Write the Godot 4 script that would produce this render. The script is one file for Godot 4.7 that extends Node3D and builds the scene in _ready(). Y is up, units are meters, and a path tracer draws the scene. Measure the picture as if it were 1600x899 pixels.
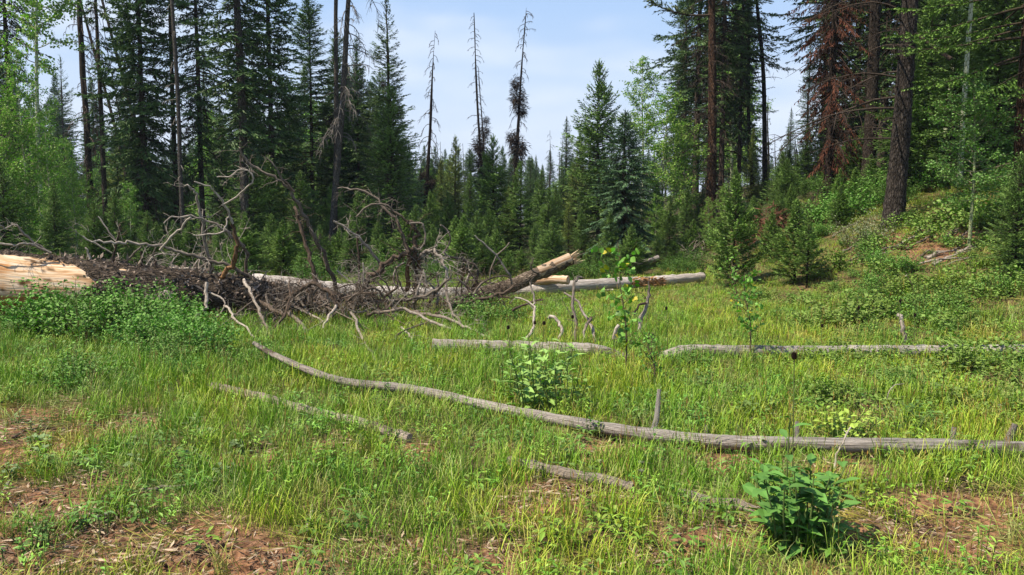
extends Node3D
# A forest meadow at midday: fallen bleached logs in the grass, a big toppled spruce with its snarl of dead branches,
# a wall of spruces, firs, aspens and dead snags behind, a wooded bank rising on the right.

const F := 1250.0          # focal length of the photograph in its own pixels (1600 wide)
const PITCH := 0.0878      # camera looks down by about five degrees
const EYE := 1.6
var rng := RandomNumberGenerator.new()
var lump := FastNoiseLite.new()
var patch := FastNoiseLite.new()
var M := {}
var bare_spots := []

func rf(a: float, b: float) -> float:
	return rng.randf_range(a, b)

func pick(a: Array):
	return a[rng.randi() % a.size()]

# ---------------------------------------------------------------- mesh collector
class MB:
	var v := PackedVector3Array()
	var n := PackedVector3Array()
	var c := PackedColorArray()
	var u := PackedVector2Array()
	var ix := PackedInt32Array()

	func tri(a: Vector3, b: Vector3, d: Vector3, ca: Color, cb: Color, cd: Color) -> void:
		var nn := (d - a).cross(b - a).normalized()
		var k := v.size()
		v.push_back(a); v.push_back(b); v.push_back(d)
		n.push_back(nn); n.push_back(nn); n.push_back(nn)
		c.push_back(ca); c.push_back(cb); c.push_back(cd)
		u.push_back(Vector2(0, 0)); u.push_back(Vector2(1, 0)); u.push_back(Vector2(0, 1))
		ix.push_back(k); ix.push_back(k + 1); ix.push_back(k + 2)

	func quad(a: Vector3, b: Vector3, d: Vector3, e: Vector3, nn: Vector3, ca: Color, cd: Color) -> void:
		var k := v.size()
		v.push_back(a); v.push_back(b); v.push_back(d); v.push_back(e)
		n.push_back(nn); n.push_back(nn); n.push_back(nn); n.push_back(nn)
		c.push_back(ca); c.push_back(ca); c.push_back(cd); c.push_back(cd)
		u.push_back(Vector2(0, 0)); u.push_back(Vector2(1, 0)); u.push_back(Vector2(1, 1)); u.push_back(Vector2(0, 1))
		ix.push_back(k); ix.push_back(k + 1); ix.push_back(k + 2)
		ix.push_back(k); ix.push_back(k + 2); ix.push_back(k + 3)

	# a kite: base, widest point, tip
	func kite(base: Vector3, tip: Vector3, side: Vector3, at: float, ca: Color, cb: Color) -> void:
		var mid := base.lerp(tip, at)
		var nn := (tip - base).cross(side).normalized()
		var k := v.size()
		v.push_back(base); v.push_back(mid + side); v.push_back(tip); v.push_back(mid - side)
		n.push_back(nn); n.push_back(nn); n.push_back(nn); n.push_back(nn)
		var cm := ca.lerp(cb, at)
		c.push_back(ca); c.push_back(cm); c.push_back(cb); c.push_back(cm)
		u.push_back(Vector2(0.5, 0)); u.push_back(Vector2(1, at)); u.push_back(Vector2(0.5, 1)); u.push_back(Vector2(0, at))
		ix.push_back(k); ix.push_back(k + 1); ix.push_back(k + 2)
		ix.push_back(k); ix.push_back(k + 2); ix.push_back(k + 3)

	# a leaf with a folded midrib and an ovate outline
	func leaf(base: Vector3, dir: Vector3, up: Vector3, length: float, width: float, fold: float, droop: float, ca: Color, cb: Color) -> void:
		var side := dir.cross(up).normalized()
		up = side.cross(dir).normalized()
		var prev_m := base
		var prev_l := base
		var prev_r := base
		var shape := [0.0, 0.36, 0.5, 0.3, 0.0]
		for i in range(1, 5):
			var t := i / 4.0
			var m := base + dir * (length * t) - up * (droop * length * t * t)
			var w: float = shape[i] * width
			var l := m - side * w + up * (fold * w)
			var r := m + side * w + up * (fold * w)
			var cc := ca.lerp(cb, t)
			if i == 1:
				tri(prev_m, m, l, ca, cc, cc); tri(prev_m, r, m, ca, cc, cc)
			elif i == 4:
				tri(prev_m, m, prev_l, cc, cc, cc); tri(prev_m, prev_r, m, cc, cc, cc)
			else:
				tri(prev_m, m, l, cc, cc, cc); tri(prev_m, l, prev_l, cc, cc, cc)
				tri(prev_m, r, m, cc, cc, cc); tri(prev_m, prev_r, r, cc, cc, cc)
			prev_m = m; prev_l = l; prev_r = r

	# a grass blade: bends over as it rises
	func blade(base: Vector3, dir: Vector3, lean: Vector3, length: float, width: float, ca: Color, cb: Color) -> void:
		var side := dir.cross(lean).normalized() * width * 0.5
		var p1 := base + dir * length * 0.5 + lean * length * 0.12
		var p2 := base + dir * length * 0.82 + lean * length * 0.38
		var p3 := base + dir * length * 0.95 + lean * length * 0.72
		var nn := dir.cross(side).normalized()
		var n2 := (p3 - p1).cross(side).normalized()
		var k := v.size()
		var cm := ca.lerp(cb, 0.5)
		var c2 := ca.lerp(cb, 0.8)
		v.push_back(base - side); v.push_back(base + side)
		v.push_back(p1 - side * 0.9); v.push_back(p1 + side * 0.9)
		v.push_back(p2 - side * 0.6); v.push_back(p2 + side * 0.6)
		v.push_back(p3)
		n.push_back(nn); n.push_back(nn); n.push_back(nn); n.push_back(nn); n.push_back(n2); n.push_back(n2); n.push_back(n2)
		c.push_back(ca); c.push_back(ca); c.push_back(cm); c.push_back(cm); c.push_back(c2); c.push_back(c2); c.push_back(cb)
		for q in 7:
			u.push_back(Vector2(0, 0))
		for q in [0, 1, 3, 0, 3, 2, 2, 3, 5, 2, 5, 4, 4, 5, 6]:
			ix.push_back(k + q)

	# a tapering tube along a path; rough: FastNoiseLite that pushes the skin in and out
	func tube(p: PackedVector3Array, r: PackedFloat32Array, sides: int, ca: Color, cb: Color, rough: FastNoiseLite = null, amp := 0.0, caps := true, wrap := 2.0) -> void:
		var count := p.size()
		var k := v.size()
		var t := (p[1] - p[0]).normalized()
		var x := t.cross(Vector3.UP)
		if x.length() < 0.05:
			x = t.cross(Vector3.RIGHT)
		x = x.normalized()
		var along := 0.0
		for i in count:
			var t2: Vector3 = (p[mini(i + 1, count - 1)] - p[maxi(i - 1, 0)]).normalized()
			x = (x - t2 * x.dot(t2)).normalized()
			var y := t2.cross(x)
			if i > 0:
				along += p[i].distance_to(p[i - 1])
			var cc := ca.lerp(cb, i / float(count - 1))
			for s in sides + 1:
				var a := TAU * (s % sides) / sides
				var o := x * cos(a) + y * sin(a)
				var q := p[i] + o * r[i]
				if rough:
					q += o * (rough.get_noise_3dv(q) * amp)
				v.push_back(q); n.push_back(o); c.push_back(cc); u.push_back(Vector2(wrap * s / sides, along))
		for i in count - 1:
			for s in sides:
				var a := k + i * (sides + 1) + s
				var b := a + sides + 1
				ix.push_back(a); ix.push_back(b); ix.push_back(a + 1)
				ix.push_back(a + 1); ix.push_back(b); ix.push_back(b + 1)
		if caps:
			for e in [0, count - 1]:
				if r[e] < 0.004:
					continue
				var m := v.size()
				var nn: Vector3 = (p[0] - p[1]).normalized() if e == 0 else (p[e] - p[e - 1]).normalized()
				v.push_back(p[e]); n.push_back(nn); c.push_back(ca if e == 0 else cb); u.push_back(Vector2(0.5, along if e else 0.0))
				for s in sides + 1:
					v.push_back(v[k + e * (sides + 1) + s]); n.push_back(nn); c.push_back(ca if e == 0 else cb); u.push_back(Vector2(0.5 + 0.05 * cos(TAU * s / sides), 0.05 * sin(TAU * s / sides)))
				for s in sides:
					ix.push_back(m)
					if e == 0:
						ix.push_back(m + 1 + s); ix.push_back(m + 2 + s)
					else:
						ix.push_back(m + 2 + s); ix.push_back(m + 1 + s)

	func smooth_normals() -> void:
		for i in n.size():
			n[i] = Vector3.ZERO
		for i in range(0, ix.size(), 3):
			var f := (v[ix[i + 1]] - v[ix[i]]).cross(v[ix[i + 2]] - v[ix[i]])
			for q in 3:
				n[ix[i + q]] -= f
		for i in n.size():
			n[i] = n[i].normalized() if n[i].length_squared() > 0.0 else Vector3.UP

	func mesh(material: Material) -> ArrayMesh:
		var a := []
		a.resize(Mesh.ARRAY_MAX)
		a[Mesh.ARRAY_VERTEX] = v; a[Mesh.ARRAY_NORMAL] = n; a[Mesh.ARRAY_COLOR] = c; a[Mesh.ARRAY_TEX_UV] = u; a[Mesh.ARRAY_INDEX] = ix
		var m := ArrayMesh.new()
		m.add_surface_from_arrays(Mesh.PRIMITIVE_TRIANGLES, a)
		m.surface_set_material(0, material)
		return m

# ---------------------------------------------------------------- the tree of nodes
func base(called: String, label := "", category := "", group := "", at := Vector3.ZERO) -> Node3D:
	var o := Node3D.new()
	o.name = called
	o.position = at
	tag(o, label, category, group)
	return o

func tag(o: Node, label := "", category := "", group := "", kind := "") -> void:
	if label: o.set_meta("label", label)
	if category: o.set_meta("category", category)
	if group: o.set_meta("group", group)
	if kind: o.set_meta("kind", kind)

func put(o: Node) -> Node:
	add_child(o, true)
	return o

func part(called: String, mesh: Mesh, parent: Node) -> MeshInstance3D:
	var o := MeshInstance3D.new()
	o.name = called
	o.mesh = mesh
	parent.add_child(o, true)
	return o

func copy_of(proto: Node3D, called: String, label: String, category: String, group := "") -> Node3D:
	var o: Node3D = proto.duplicate()
	o.name = called
	for k in ["label", "category", "group"]:
		if o.has_meta(k): o.remove_meta(k)
	tag(o, label, category, group)
	add_child(o, true)
	return o

# ---------------------------------------------------------------- where things stand
func hgt(x: float, d: float) -> float:
	var b := x - 5.2
	var up := 0.5 * (b + sqrt(b * b + 1.0))
	var y := 5.0 * (1.0 - exp(-up * 0.62 / 5.0)) * smoothstep(5.0, 18.0, d)
	y += lump.get_noise_2d(x * 6.0, d * 6.0) * 0.05 + lump.get_noise_2d(x * 1.3 + 50.0, d * 1.3) * 0.12 * smoothstep(6.0, 25.0, d)
	return y

func ray(px: float, py: float) -> Vector3:
	return Vector3((px - 800.0) / F, -(py - 449.5) / F, -1.0).rotated(Vector3.RIGHT, -PITCH)

# the point at the distance d (metres in front of the viewer) seen at a place of the photograph
func at(px: float, py: float, d: float) -> Vector3:
	var r := ray(px, py)
	return Vector3(0, EYE, 0) + r * (d / -r.z)

# the point of the ground seen at a place of the photograph
func on_ground(px: float, py: float) -> Vector3:
	var r := ray(px, py)
	var t := 1.0
	while t < 120.0:
		var p := Vector3(0, EYE, 0) + r * t
		if p.y <= hgt(p.x, -p.z):
			return Vector3(p.x, hgt(p.x, -p.z), p.z)
		t += 0.02 + t * 0.002
	return Vector3(0, EYE, 0) + r * t

# foot of something that stands d metres off in the column px
func foot(px: float, d: float) -> Vector3:
	var p := at(px, 400.0, d)
	return Vector3(p.x, hgt(p.x, d), p.z)

func smooth_path(a: Array, per := 4) -> PackedVector3Array:
	var out := PackedVector3Array()
	for i in a.size() - 1:
		var p0: Vector3 = a[maxi(i - 1, 0)]
		var p1: Vector3 = a[i]
		var p2: Vector3 = a[i + 1]
		var p3: Vector3 = a[mini(i + 2, a.size() - 1)]
		for k in per:
			out.push_back(p1.cubic_interpolate(p2, p0, p3, k / float(per)))
	out.push_back(a[-1])
	return out

func taper(count: int, r0: float, r1: float, power := 1.0) -> PackedFloat32Array:
	var r := PackedFloat32Array()
	for i in count:
		r.push_back(lerpf(r0, r1, pow(i / float(count - 1), power)))
	return r

func rand_dir() -> Vector3:
	var z := rf(-1, 1)
	var a := rf(0, TAU)
	var s := sqrt(1.0 - z * z)
	return Vector3(s * cos(a), z, s * sin(a))

func shade(col: Color, k: float) -> Color:
	return Color(col.r * k, col.g * k, col.b * k)

# ---------------------------------------------------------------- materials
func noise_tex(kind: int, freq: float, octaves: int, stops: Array, seed_: int, size := 512, normal := 0.0) -> NoiseTexture2D:
	var f := FastNoiseLite.new()
	f.noise_type = kind
	f.frequency = freq
	f.fractal_octaves = octaves
	f.seed = seed_
	if kind == FastNoiseLite.TYPE_CELLULAR:
		f.cellular_return_type = FastNoiseLite.RETURN_DISTANCE2_SUB
		f.cellular_jitter = 1.0
		f.domain_warp_enabled = true
		f.domain_warp_amplitude = 12.0
		f.domain_warp_frequency = 0.03
	var t := NoiseTexture2D.new()
	t.width = size
	t.height = size
	t.seamless = true
	t.noise = f
	if normal > 0.0:
		t.as_normal_map = true
		t.bump_strength = normal
	elif stops.size():
		var g := Gradient.new()
		var o := PackedFloat32Array()
		var c := PackedColorArray()
		for s in stops:
			o.push_back(s[0]); c.push_back(s[1])
		g.offsets = o
		g.colors = c
		t.color_ramp = g
	return t

func skin(albedo: Texture2D, scale: Vector3, bump: Texture2D, depth: float, rough := 0.9, vertex := true) -> StandardMaterial3D:
	var m := StandardMaterial3D.new()
	m.albedo_texture = albedo
	m.uv1_scale = scale
	m.roughness = rough
	m.metallic_specular = 0.25
	m.vertex_color_use_as_albedo = vertex
	if bump:
		m.heightmap_enabled = true
		m.heightmap_texture = bump
		m.heightmap_scale = depth
	return m

func leafy(back: Color, rough: float, spec := 0.4) -> StandardMaterial3D:
	var m := StandardMaterial3D.new()
	m.vertex_color_use_as_albedo = true
	m.roughness = rough
	m.metallic_specular = spec
	m.cull_mode = BaseMaterial3D.CULL_DISABLED
	if back.r + back.g + back.b > 0.0:
		m.backlight_enabled = true
		m.backlight = back
	return m

func materials() -> void:
	var L := FastNoiseLite.TYPE_SIMPLEX_SMOOTH
	var C := FastNoiseLite.TYPE_CELLULAR
	# bark: plates with dark furrows; the colour comes from the vertices
	var plates := noise_tex(C, 0.028, 3, [[0.0, Color(0.25, 0.23, 0.22)], [0.25, Color(0.55, 0.53, 0.5)], [0.6, Color(0.82, 0.8, 0.78)], [1.0, Color(1, 1, 1)]], 3)
	var plates_h := noise_tex(C, 0.028, 3, [[0.0, Color.BLACK], [1.0, Color.WHITE]], 3)
	M.bark = skin(plates, Vector3(1.0, 0.7, 1.0), plates_h, 2.5)
	M.bark_big = skin(plates, Vector3(1.0, 0.5, 1.0), plates_h, 5.0)
	# bleached wood: long grain, cracks
	var grain := noise_tex(L, 0.02, 5, [[0.0, Color(0.42, 0.4, 0.38)], [0.38, Color(0.74, 0.72, 0.7)], [0.55, Color(0.9, 0.89, 0.88)], [1.0, Color(1, 1, 1)]], 8)
	var grain_h := noise_tex(L, 0.02, 5, [], 8)
	M.wood = skin(grain, Vector3(3.0, 0.2, 1.0), grain_h, 1.4, 0.85)
	var fresh := noise_tex(L, 0.012, 5, [[0.0, Color(0.5, 0.38, 0.28)], [0.3, Color(0.88, 0.78, 0.66)], [0.55, Color(0.97, 0.93, 0.87)], [0.75, Color(1, 1, 1)], [1.0, Color(0.86, 0.72, 0.55)]], 21)
	M.fresh_wood = skin(fresh, Vector3(2.0, 0.16, 1.0), grain_h, 0.8, 0.8)
	# branches and twigs of dead wood
	var stick := noise_tex(L, 0.03, 4, [[0.0, Color(0.45, 0.42, 0.4)], [0.5, Color(0.85, 0.83, 0.8)], [1.0, Color(1, 1, 1)]], 5, 256)
	M.stick = skin(stick, Vector3(1.0, 1.5, 1.0), null, 0.0, 0.9)
	# aspen bark: pale with dark scars
	var scars := noise_tex(C, 0.02, 2, [[0.0, Color(0.2, 0.2, 0.18)], [0.09, Color(0.62, 0.64, 0.55)], [0.3, Color(0.95, 0.96, 0.9)], [1.0, Color(1, 1, 1)]], 12, 256)
	M.aspen_bark = skin(scars, Vector3(0.5, 1.6, 1.0), null, 0.0, 0.8)
	M.needle = leafy(Color(0.2, 0.32, 0.08), 0.6, 0.3)
	M.leaf = leafy(Color(0.55, 0.8, 0.16), 0.5, 0.35)
	M.herb = leafy(Color(0.4, 0.62, 0.12), 0.58, 0.3)
	M.grass = leafy(Color(0.42, 0.52, 0.15), 0.5, 0.35)
	M.dry = leafy(Color(0.3, 0.26, 0.16), 0.8, 0.2)
	M.rust = leafy(Color(0.2, 0.08, 0.03), 0.8, 0.2)
	M.petal = leafy(Color(0.4, 0.4, 0.36), 0.7, 0.3)
	# soil and litter
	var crumbs := noise_tex(L, 0.03, 6, [[0.0, Color(0.4, 0.38, 0.36)], [0.42, Color(0.78, 0.76, 0.74)], [0.6, Color(0.95, 0.95, 0.93)], [1.0, Color(1, 1, 1)]], 31)
	var crumbs_h := noise_tex(L, 0.03, 6, [], 31)
	M.soil = skin(crumbs, Vector3(0.9, 0.9, 0.9), crumbs_h, 3.0, 0.95)
	M.soil.uv1_triplanar = true
	M.soil.uv1_world_triplanar = true

# ---------------------------------------------------------------- conifers
# p: H height, cb crown base, R crown radius, n branches, droop, tw twig length, tww twig width, step twig spacing,
# thin chance that a bough is missing, body profile power, inner / outer colours, bare share of boughs without needles
func conifer_crown(p: Dictionary) -> Array:
	var g := MB.new()
	var wood := MB.new()
	var H: float = p.H
	var cb: float = p.cb
	var gap := FastNoiseLite.new()
	gap.seed = rng.randi() % 9999
	gap.frequency = 0.9 / p.R
	var n: int = p.n
	var az := rf(0, TAU)
	for i in n:
		var t := (i + rf(0, 1)) / n
		t = pow(t, p.get("up", 0.85))
		var y := lerpf(cb, H - 0.02 * H, t)
		az += 2.39996 + rf(-0.5, 0.5)
		var dir := Vector3(cos(az), 0, sin(az))
		if rf(0, 1) < p.thin:
			continue
		var gv: float = gap.get_noise_3d(dir.x * p.R * 0.8, y, dir.z * p.R * 0.8)
		var prof: float = pow(1.0 - t, p.body) * (1.0 - 0.35 * smoothstep(0.25, 0.0, t)) + 0.03
		var L: float = p.R * prof * (rf(0.65, 1.1) + gv * p.get("rough", 0.5))
		if L < 0.04 * p.R:
			continue
		var rise := lerpf(-p.droop, 0.75, pow(t, 1.6)) + rf(-0.15, 0.15)
		var seg := 5
		var pts := PackedVector3Array()
		var q := Vector3(0, y, 0)
		var slope := rise + 0.2
		var side0 := Vector3(-dir.z, 0, dir.x)
		var sway := rf(-0.25, 0.25)
		for k in seg + 1:
			pts.push_back(q)
			var s := k / float(seg)
			var sl: float = slope - p.droop * 0.9 * s + p.get("lift", 0.7) * s * s
			q += (dir * cos(sl) + Vector3.UP * sin(sl) + side0 * sway * s).normalized() * (L / seg)
		var rad := 0.006 + 0.009 * L
		wood.tube(pts, taper(seg + 1, rad, 0.003), 3, p.bark, p.bark, null, 0.0, false)
		if rf(0, 1) < p.get("bare", 0.0):
			continue
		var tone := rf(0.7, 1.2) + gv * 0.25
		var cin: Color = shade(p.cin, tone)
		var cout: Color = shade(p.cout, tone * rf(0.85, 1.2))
		var steps := maxi(3, int(L / p.step))
		var start: float = p.get("start", 0.15)
		for k in steps:
			var s := start + (1.0 - start) * (k + rf(0, 1)) / steps
			var fi := s * seg
			var i0 := mini(int(fi), seg - 1)
			var b: Vector3 = pts[i0].lerp(pts[i0 + 1], fi - i0)
			var tang: Vector3 = (pts[i0 + 1] - pts[i0]).normalized()
			var flat := tang.cross(Vector3.UP).normalized()
			var nor := flat.cross(tang)
			var tl: float = p.tw * (1.0 - 0.55 * s) * rf(0.6, 1.2) * clampf(L / (0.45 * p.R), 0.35, 1.0)
			var clump: float = gap.get_noise_3dv(b * 3.2)
			if clump < -0.2 and rf(0, 1) < 0.75:
				continue
			tl *= 1.0 + clump * 0.7
			for sd in [-1.0, 1.0]:
				var td: Vector3 = (tang * rf(0.55, 1.0) + flat * sd * rf(0.5, 0.9) + nor * rf(-0.4, 0.25) - Vector3.UP * p.get("hang", 0.15) * rf(0.3, 1.3)).normalized()
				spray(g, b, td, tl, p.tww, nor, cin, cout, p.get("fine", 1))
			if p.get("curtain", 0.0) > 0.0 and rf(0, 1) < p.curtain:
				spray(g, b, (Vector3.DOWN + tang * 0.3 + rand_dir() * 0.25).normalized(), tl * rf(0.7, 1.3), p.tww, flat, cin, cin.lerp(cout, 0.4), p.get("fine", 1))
		var tip: Vector3 = pts[seg]
		spray(g, pts[seg - 1].lerp(tip, 0.5), (tip - pts[seg - 1]).normalized(), maxf(L * 0.22, p.tw * 0.5), p.tww, Vector3.UP, cin, cout, p.get("fine", 1))
	spray(g, Vector3(0, H * 0.97, 0), Vector3.UP, H * 0.05, p.tww, Vector3.RIGHT, p.cin, p.cout, p.get("fine", 1))
	return [g, wood]

# one needled shoot: crossed slivers, or at close range many short needle pairs
func spray(g: MB, b: Vector3, d: Vector3, length: float, width: float, nor: Vector3, ca: Color, cb: Color, fine: int) -> void:
	var side := d.cross(nor).normalized()
	var up := side.cross(d)
	var tip := b + d * length
	if fine <= 1:
		g.kite(b, tip, side * width * 0.36 + up * width * rf(-0.2, 0.2), rf(0.3, 0.55), ca, cb)
		var kids := 5 if length > 0.2 else 2
		for k in kids:
			var s := rf(0.1, 0.9)
			var m := b + d * length * s
			var sd := 1.0 if k % 2 == 0 else -1.0
			var dd := (d * rf(0.4, 0.9) + side * sd * rf(0.3, 0.8) + up * rf(-0.55, 0.4)).normalized()
			var tone := rf(0.75, 1.25)
			g.kite(m, m + dd * length * rf(0.22, 0.48), (up * rf(-0.4, 0.4) + d.cross(dd) * 0.3 + side * 0.15) * width * 0.8, 0.5, shade(ca.lerp(cb, s * 0.6), tone), shade(ca.lerp(cb, 0.4 + 0.6 * s), tone))
	else:
		var count := maxi(4, int(length / 0.022))
		for k in count:
			var s := (k + 0.5) / count
			var m := b + d * length * s
			var col := ca.lerp(cb, s)
			var a := rf(0, TAU)
			var out := side * cos(a) + up * sin(a)
			g.kite(m, m + (d * 0.8 + out * 0.8).normalized() * width * rf(0.7, 1.0), d.cross(out) * 0.011 + d * 0.004, 0.5, col, col)
			g.kite(m, m + (d * 0.8 - out * 0.8).normalized() * width * rf(0.7, 1.0), d.cross(out) * 0.011 + d * 0.004, 0.5, col, col)
		g.kite(b, tip, side * 0.008, 0.3, ca, cb)

func trunk_mesh(H: float, r0: float, col: Color, mat: Material, sides := 9, bend := 0.06) -> ArrayMesh:
	var g := MB.new()
	var pts := PackedVector3Array()
	var rad := PackedFloat32Array()
	var k := int(H * 1.6) + 3
	var ph := rf(0, TAU)
	for i in k + 1:
		var t := i / float(k)
		pts.push_back(Vector3(sin(t * 5.0 + ph) * bend * t, H * t - 0.25 * (1.0 - t), cos(t * 4.0 + ph) * bend * t))
		rad.push_back(r0 * (1.0 - 0.93 * t) * (1.0 + 0.45 * exp(-t * H * 2.2)))
	g.tube(pts, rad, sides, col, shade(col, 0.85), lump_small, r0 * 0.25, true, maxf(2.0, roundf(r0 * 14.0)))
	g.smooth_normals()
	return g.mesh(mat)

var lump_small := FastNoiseLite.new()

func conifer(p: Dictionary, called := "conifer") -> Node3D:
	var o := base(called)
	part("trunk", trunk_mesh(p.H, p.r, p.trunk, M.bark, p.get("sides", 9)), o)
	var gw := conifer_crown(p)
	part("crown", gw[0].mesh(p.get("mat", M.needle)), o)
	var tw: MB = gw[1]
	if p.get("snags", 0) > 0:
		dead_boughs(tw, p.H, 0.3, p.cb + (p.H - p.cb) * p.get("snag_top", 0.35), p.snags, p.R * 0.8, Color(0.07, 0.055, 0.045))
	tag(part("boughs", tw.mesh(M.stick), o), "", "", "", "stuff")
	return o

# dead boughs: thin, arching out and down, with twiglets
func dead_boughs(g: MB, _H: float, y0: float, y1: float, n: int, R: float, col: Color, shrink := 0.0, side_bias := Vector3.ZERO, sag := 1.0) -> void:
	for i in n:
		var t := (i + rf(0, 1)) / n
		var y := lerpf(y0, y1, t)
		var a := rf(0, TAU)
		var dir := Vector3(cos(a), 0, sin(a))
		if side_bias.length() > 0.0:
			dir = (dir + side_bias).normalized()
		var L := R * rf(0.35, 1.15) * (1.0 - shrink * t)
		var q := Vector3(0, y, 0)
		var pts := PackedVector3Array()
		var sl := rf(0.0, 0.5)
		var kink := rf(-0.4, 0.4)
		var lat := Vector3(-dir.z, 0, dir.x)
		for k in 7:
			pts.push_back(q)
			sl -= sag * rf(0.05, 0.42)
			sl = maxf(sl, -1.45)
			q += (dir * cos(sl) + Vector3.UP * sin(sl) + lat * kink * rf(-0.5, 1.0)) * L / 6.0
		g.tube(pts, taper(7, 0.011 + L * 0.009, 0.005), 3, col, shade(col, 1.25), null, 0.0, false)
		for k in int(4 + L * 8.0):
			var f := rf(0.25, 1.0) * 5.99
			var b: Vector3 = pts[int(f)].lerp(pts[int(f) + 1], f - int(f))
			var d := (dir * 0.5 + rand_dir() * 0.8 + Vector3.DOWN * 0.7 * sag).normalized()
			var l2 := L * rf(0.1, 0.3)
			var tp := PackedVector3Array([b, b + d * l2 * 0.5, b + (d + Vector3.DOWN * 0.4 * sag).normalized() * l2])
			g.tube(tp, PackedFloat32Array([0.007, 0.006, 0.003]), 3, shade(col, 1.1), shade(col, 1.3), null, 0.0, false)

# witch's broom: a dense dark knot of twigs
func broom(at_: Vector3, r: float, stretch: float, col: Color) -> ArrayMesh:
	var g := MB.new()
	for i in int(700 * clampf(r / 0.3, 0.6, 2.5)):
		var d := rand_dir()
		var p0 := at_ + Vector3(d.x, d.y * stretch, d.z) * r * pow(rf(0, 1), 0.7) * rf(0.4, 0.95)
		var tip := p0 + (d + Vector3.DOWN * 0.5 + rand_dir() * 0.6).normalized() * r * rf(0.3, 0.6)
		g.kite(p0, tip, rand_dir() * r * rf(0.015, 0.045), 0.4, shade(col, rf(0.6, 1.3)), shade(col, rf(0.8, 1.8)))
	return g.mesh(M.dry)

# a dead standing tree between two points
func snag(foot_: Vector3, top: Vector3, r0: float, col: Color, boughs: int, reach: float, opt := {}) -> Node3D:
	var o := base(opt.get("name", "dead_tree"), opt.label, "dead tree", opt.get("group", ""), foot_)
	var H := foot_.distance_to(top)
	var g := MB.new()
	var pts := PackedVector3Array()
	var bow: float = opt.get("bow", 0.0)
	var rel := top - foot_
	var lat := Vector3(rel.y, -rel.x, 0).normalized()
	for i in 13:
		var t := i / 12.0
		pts.push_back(rel * t + lat * (bow * sin(PI * t) + sin(t * 9.0 + H) * 0.02) - Vector3.UP * 0.25 * (1.0 - t))
	g.tube(pts, taper(13, r0, opt.get("rtop", 0.012), 0.85), 8, col, shade(col, opt.get("tone", 1.15)), lump_small, r0 * 0.2)
	g.smooth_normals()
	part("trunk", g.mesh(opt.get("mat", M.bark)), o)
	if boughs:
		var b := MB.new()
		dead_boughs(b, H, H * opt.get("from", 0.35), H * 0.99, boughs, reach, opt.get("twig", shade(col, 0.8)), opt.get("shrink", 0.65), opt.get("bias", Vector3.ZERO), opt.get("sag", 1.0))
		for i in b.v.size():   # follow the lean of the trunk
			var t := clampf(b.v[i].y / H, 0, 1)
			var f := t * 12.0
			var i0 := mini(int(f), 11)
			var ax := pts[i0].lerp(pts[i0 + 1], f - i0)
			b.v[i] += Vector3(ax.x, ax.y - b.v[i].y + (b.v[i].y - H * t), ax.z)
		tag(part("boughs", b.mesh(M.stick), o), "", "", "", "stuff")
	for k in opt.get("brooms", []):   # [share of the height, sideways, radius, stretch]
		part("twig_clump", broom(rel * k[0] + Vector3(k[1], 0, 0.05), k[2], k[3], Color(0.035, 0.027, 0.022)), o)
	return put(o)

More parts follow.
